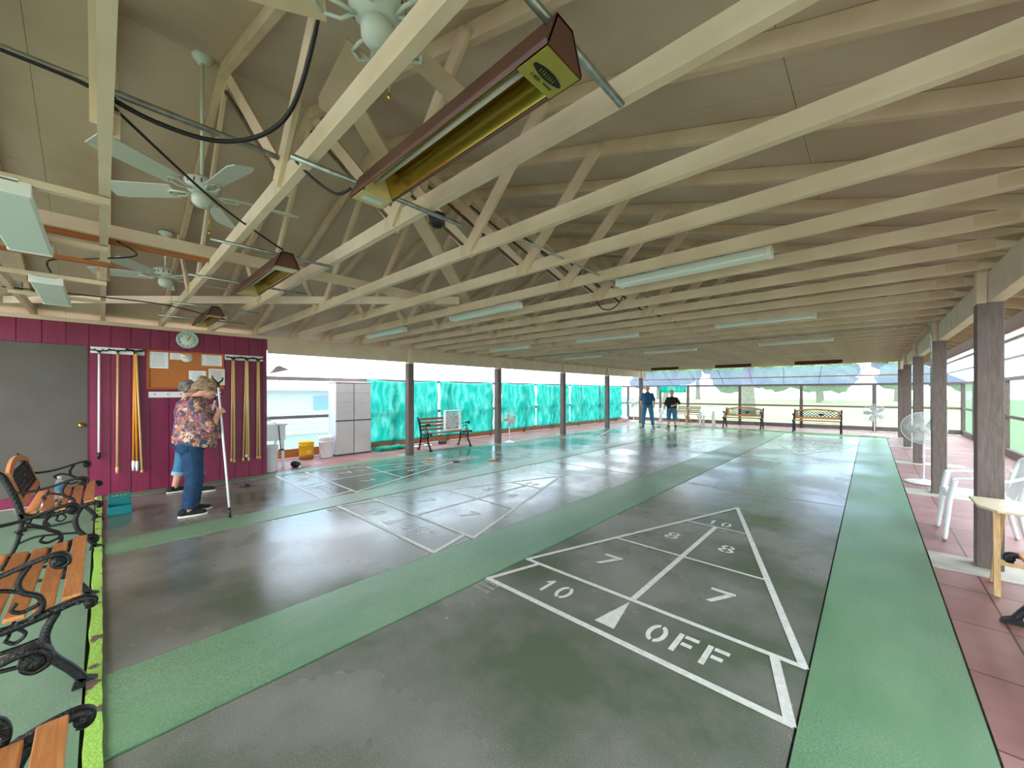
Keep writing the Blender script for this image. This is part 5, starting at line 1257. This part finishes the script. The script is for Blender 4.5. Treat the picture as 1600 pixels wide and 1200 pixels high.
# --- woman in blue tee behind her
P2 = (-4.97*H, .60*H, 0)
T2 = [(0, -.02, .80, .175, .15), (0, -.02, .9, .18, .155), (0, -.01, 1.05, .17, .145), (0, -.02, 1.18, .18, .135), (0, -.03, 1.27, .165, .11), (0, -.02, 1.33, .09, .07)]
J2 = dict(head=(0, .0, 1.455), yaw=-.1, pitch=-.25, neck=(0, -.03, 1.31), shr=(.17, -.04, 1.26), elr=(.25, -.06, 1.0), wrr=(.26, .18, .80), shl=(-.17, -.03, 1.26), ell=(-.23, .08, 1.04), wrl=(-.05, .24, 1.17),
    hipr=(.09, -.03, .80), knr=(.11, .06, .43), anr=(.12, .10, .08), hipl=(-.09, -.03, .80), knl=(-.12, -.08, .43), anl=(-.13, -.15, .08), fyr=-.1, fyl=.1)
w2 = person('woman with curly grey hair, blue tee and cuffed denim capris behind the other woman', P2, 0, J2, .009, 'grey_hair', 'blue_tee', 'denim2', sleeve=.75, cuffs=True, pants_end=.48,
    hands={'r': ((.0, .5, -.8), (-1, 0, 0), .35, 1), 'l': ((.2, .6, .7), (1, 0, -.1), .9, -1)}, torso=T2, shirt_sections=[(s[0], s[1], s[2], s[3]*1.05, s[4]*1.06) for s in T2], hairfn=curly)
held_cue('white cue held by the woman in the blue tee, mostly hidden by her companion', (P2[0]+.12, P2[1]-.02, .002), (P2[0]+.0, P2[1]+.30, 1.36))

# --- man and woman at the far end
T3 = [(0, 0, .90, .17, .14), (0, .015, 1.0, .185, .16), (0, .02, 1.12, .185, .165), (0, 0, 1.26, .175, .135), (0, -.01, 1.34, .15, .105), (0, 0, 1.40, .095, .08), (0, 0, 1.435, .06, .06)]
J3 = dict(hk=1.12, head=(0, .03, 1.565), yaw=.1, pitch=-.1, neck=(0, 0, 1.42), shr=(.165, -.01, 1.335), elr=(.25, -.03, 1.08), wrr=(.22, .08, .88), shl=(-.165, -.01, 1.335), ell=(-.25, -.02, 1.08), wrl=(-.25, .05, .86),
    hipr=(.10, 0, .90), knr=(.15, .02, .48), anr=(.17, 0, .08), hipl=(-.10, 0, .90), knl=(-.16, .03, .48), anl=(-.21, 0, .08), fyr=-.25, fyl=.25)
person('standing man in teal blue shirt and blue jeans at the far end', U(-4.63, 10.6, 0), PI+.3, J3, .013, 'grey_hair', 'blue_shirt', 'denim2', glasses=True, sleeve=.98, heavy=1.05,
    hands={'r': ((-.3, .2, -.9), (-1, 0, 0), .4, 1), 'l': ((0, .1, -1), (1, 0, 0), .35, -1)}, torso=T3, shirt_sections=[(s[0], s[1], s[2], s[3]*1.06, s[4]*1.08) for s in T3], hairfn=short)
T4 = [(0, 0, .80, .17, .145), (0, .01, .9, .18, .16), (0, .02, 1.0, .175, .155), (0, 0, 1.11, .16, .13), (0, -.01, 1.18, .135, .1), (0, 0, 1.235, .085, .07), (0, 0, 1.265, .055, .055)]
J4 = dict(hk=1.12, head=(0, .05, 1.385), yaw=.15, pitch=-.25, neck=(0, .0, 1.25), shr=(.145, -.01, 1.175), elr=(.24, .0, .96), wrr=(.28, .14, .82), shl=(-.145, -.01, 1.175), ell=(-.27, .02, 1.0), wrl=(-.08, .2, .9),
    hipr=(.09, 0, .80), knr=(.11, .03, .43), anr=(.12, 0, .08), hipl=(-.09, 0, .80), knl=(-.11, .03, .43), anl=(-.13, 0, .08), fyr=-.5, fyl=.2)
p4 = Vector(U(-3.98, 10.68, 0)); r4 = PI+.25
person('woman in black top and denim capris at the far end, holding a cue', p4, r4, J4, .013, 'grey_hair', 'black_shirt', 'denim2', sleeve=1.25, pants_end=.3, socks=True, shoes='shoe_grey', heavy=1.0,
    hands={'r': ((.0, .5, -.8), (-1, 0, 0), .8, 1), 'l': ((.8, .3, -.2), (0, -1, 0), .4, -1)}, torso=T4, shirt_sections=[(s[0], s[1], s[2], s[3]*1.07, s[4]*1.08) for s in T4], hairfn=short)
Rz = Matrix.Rotation(r4, 3, 'Z'); hp = p4+Rz@Vector((.25, .19, .77)); cbot = p4+Rz@Vector((.52, .95, .002)); held_cue('pale cue slanting down in front of the far woman in black', cbot, hp+(hp-cbot)*.22, 'grey_pl')
cb3 = Vector(U(-4.95, 10.3, 0));
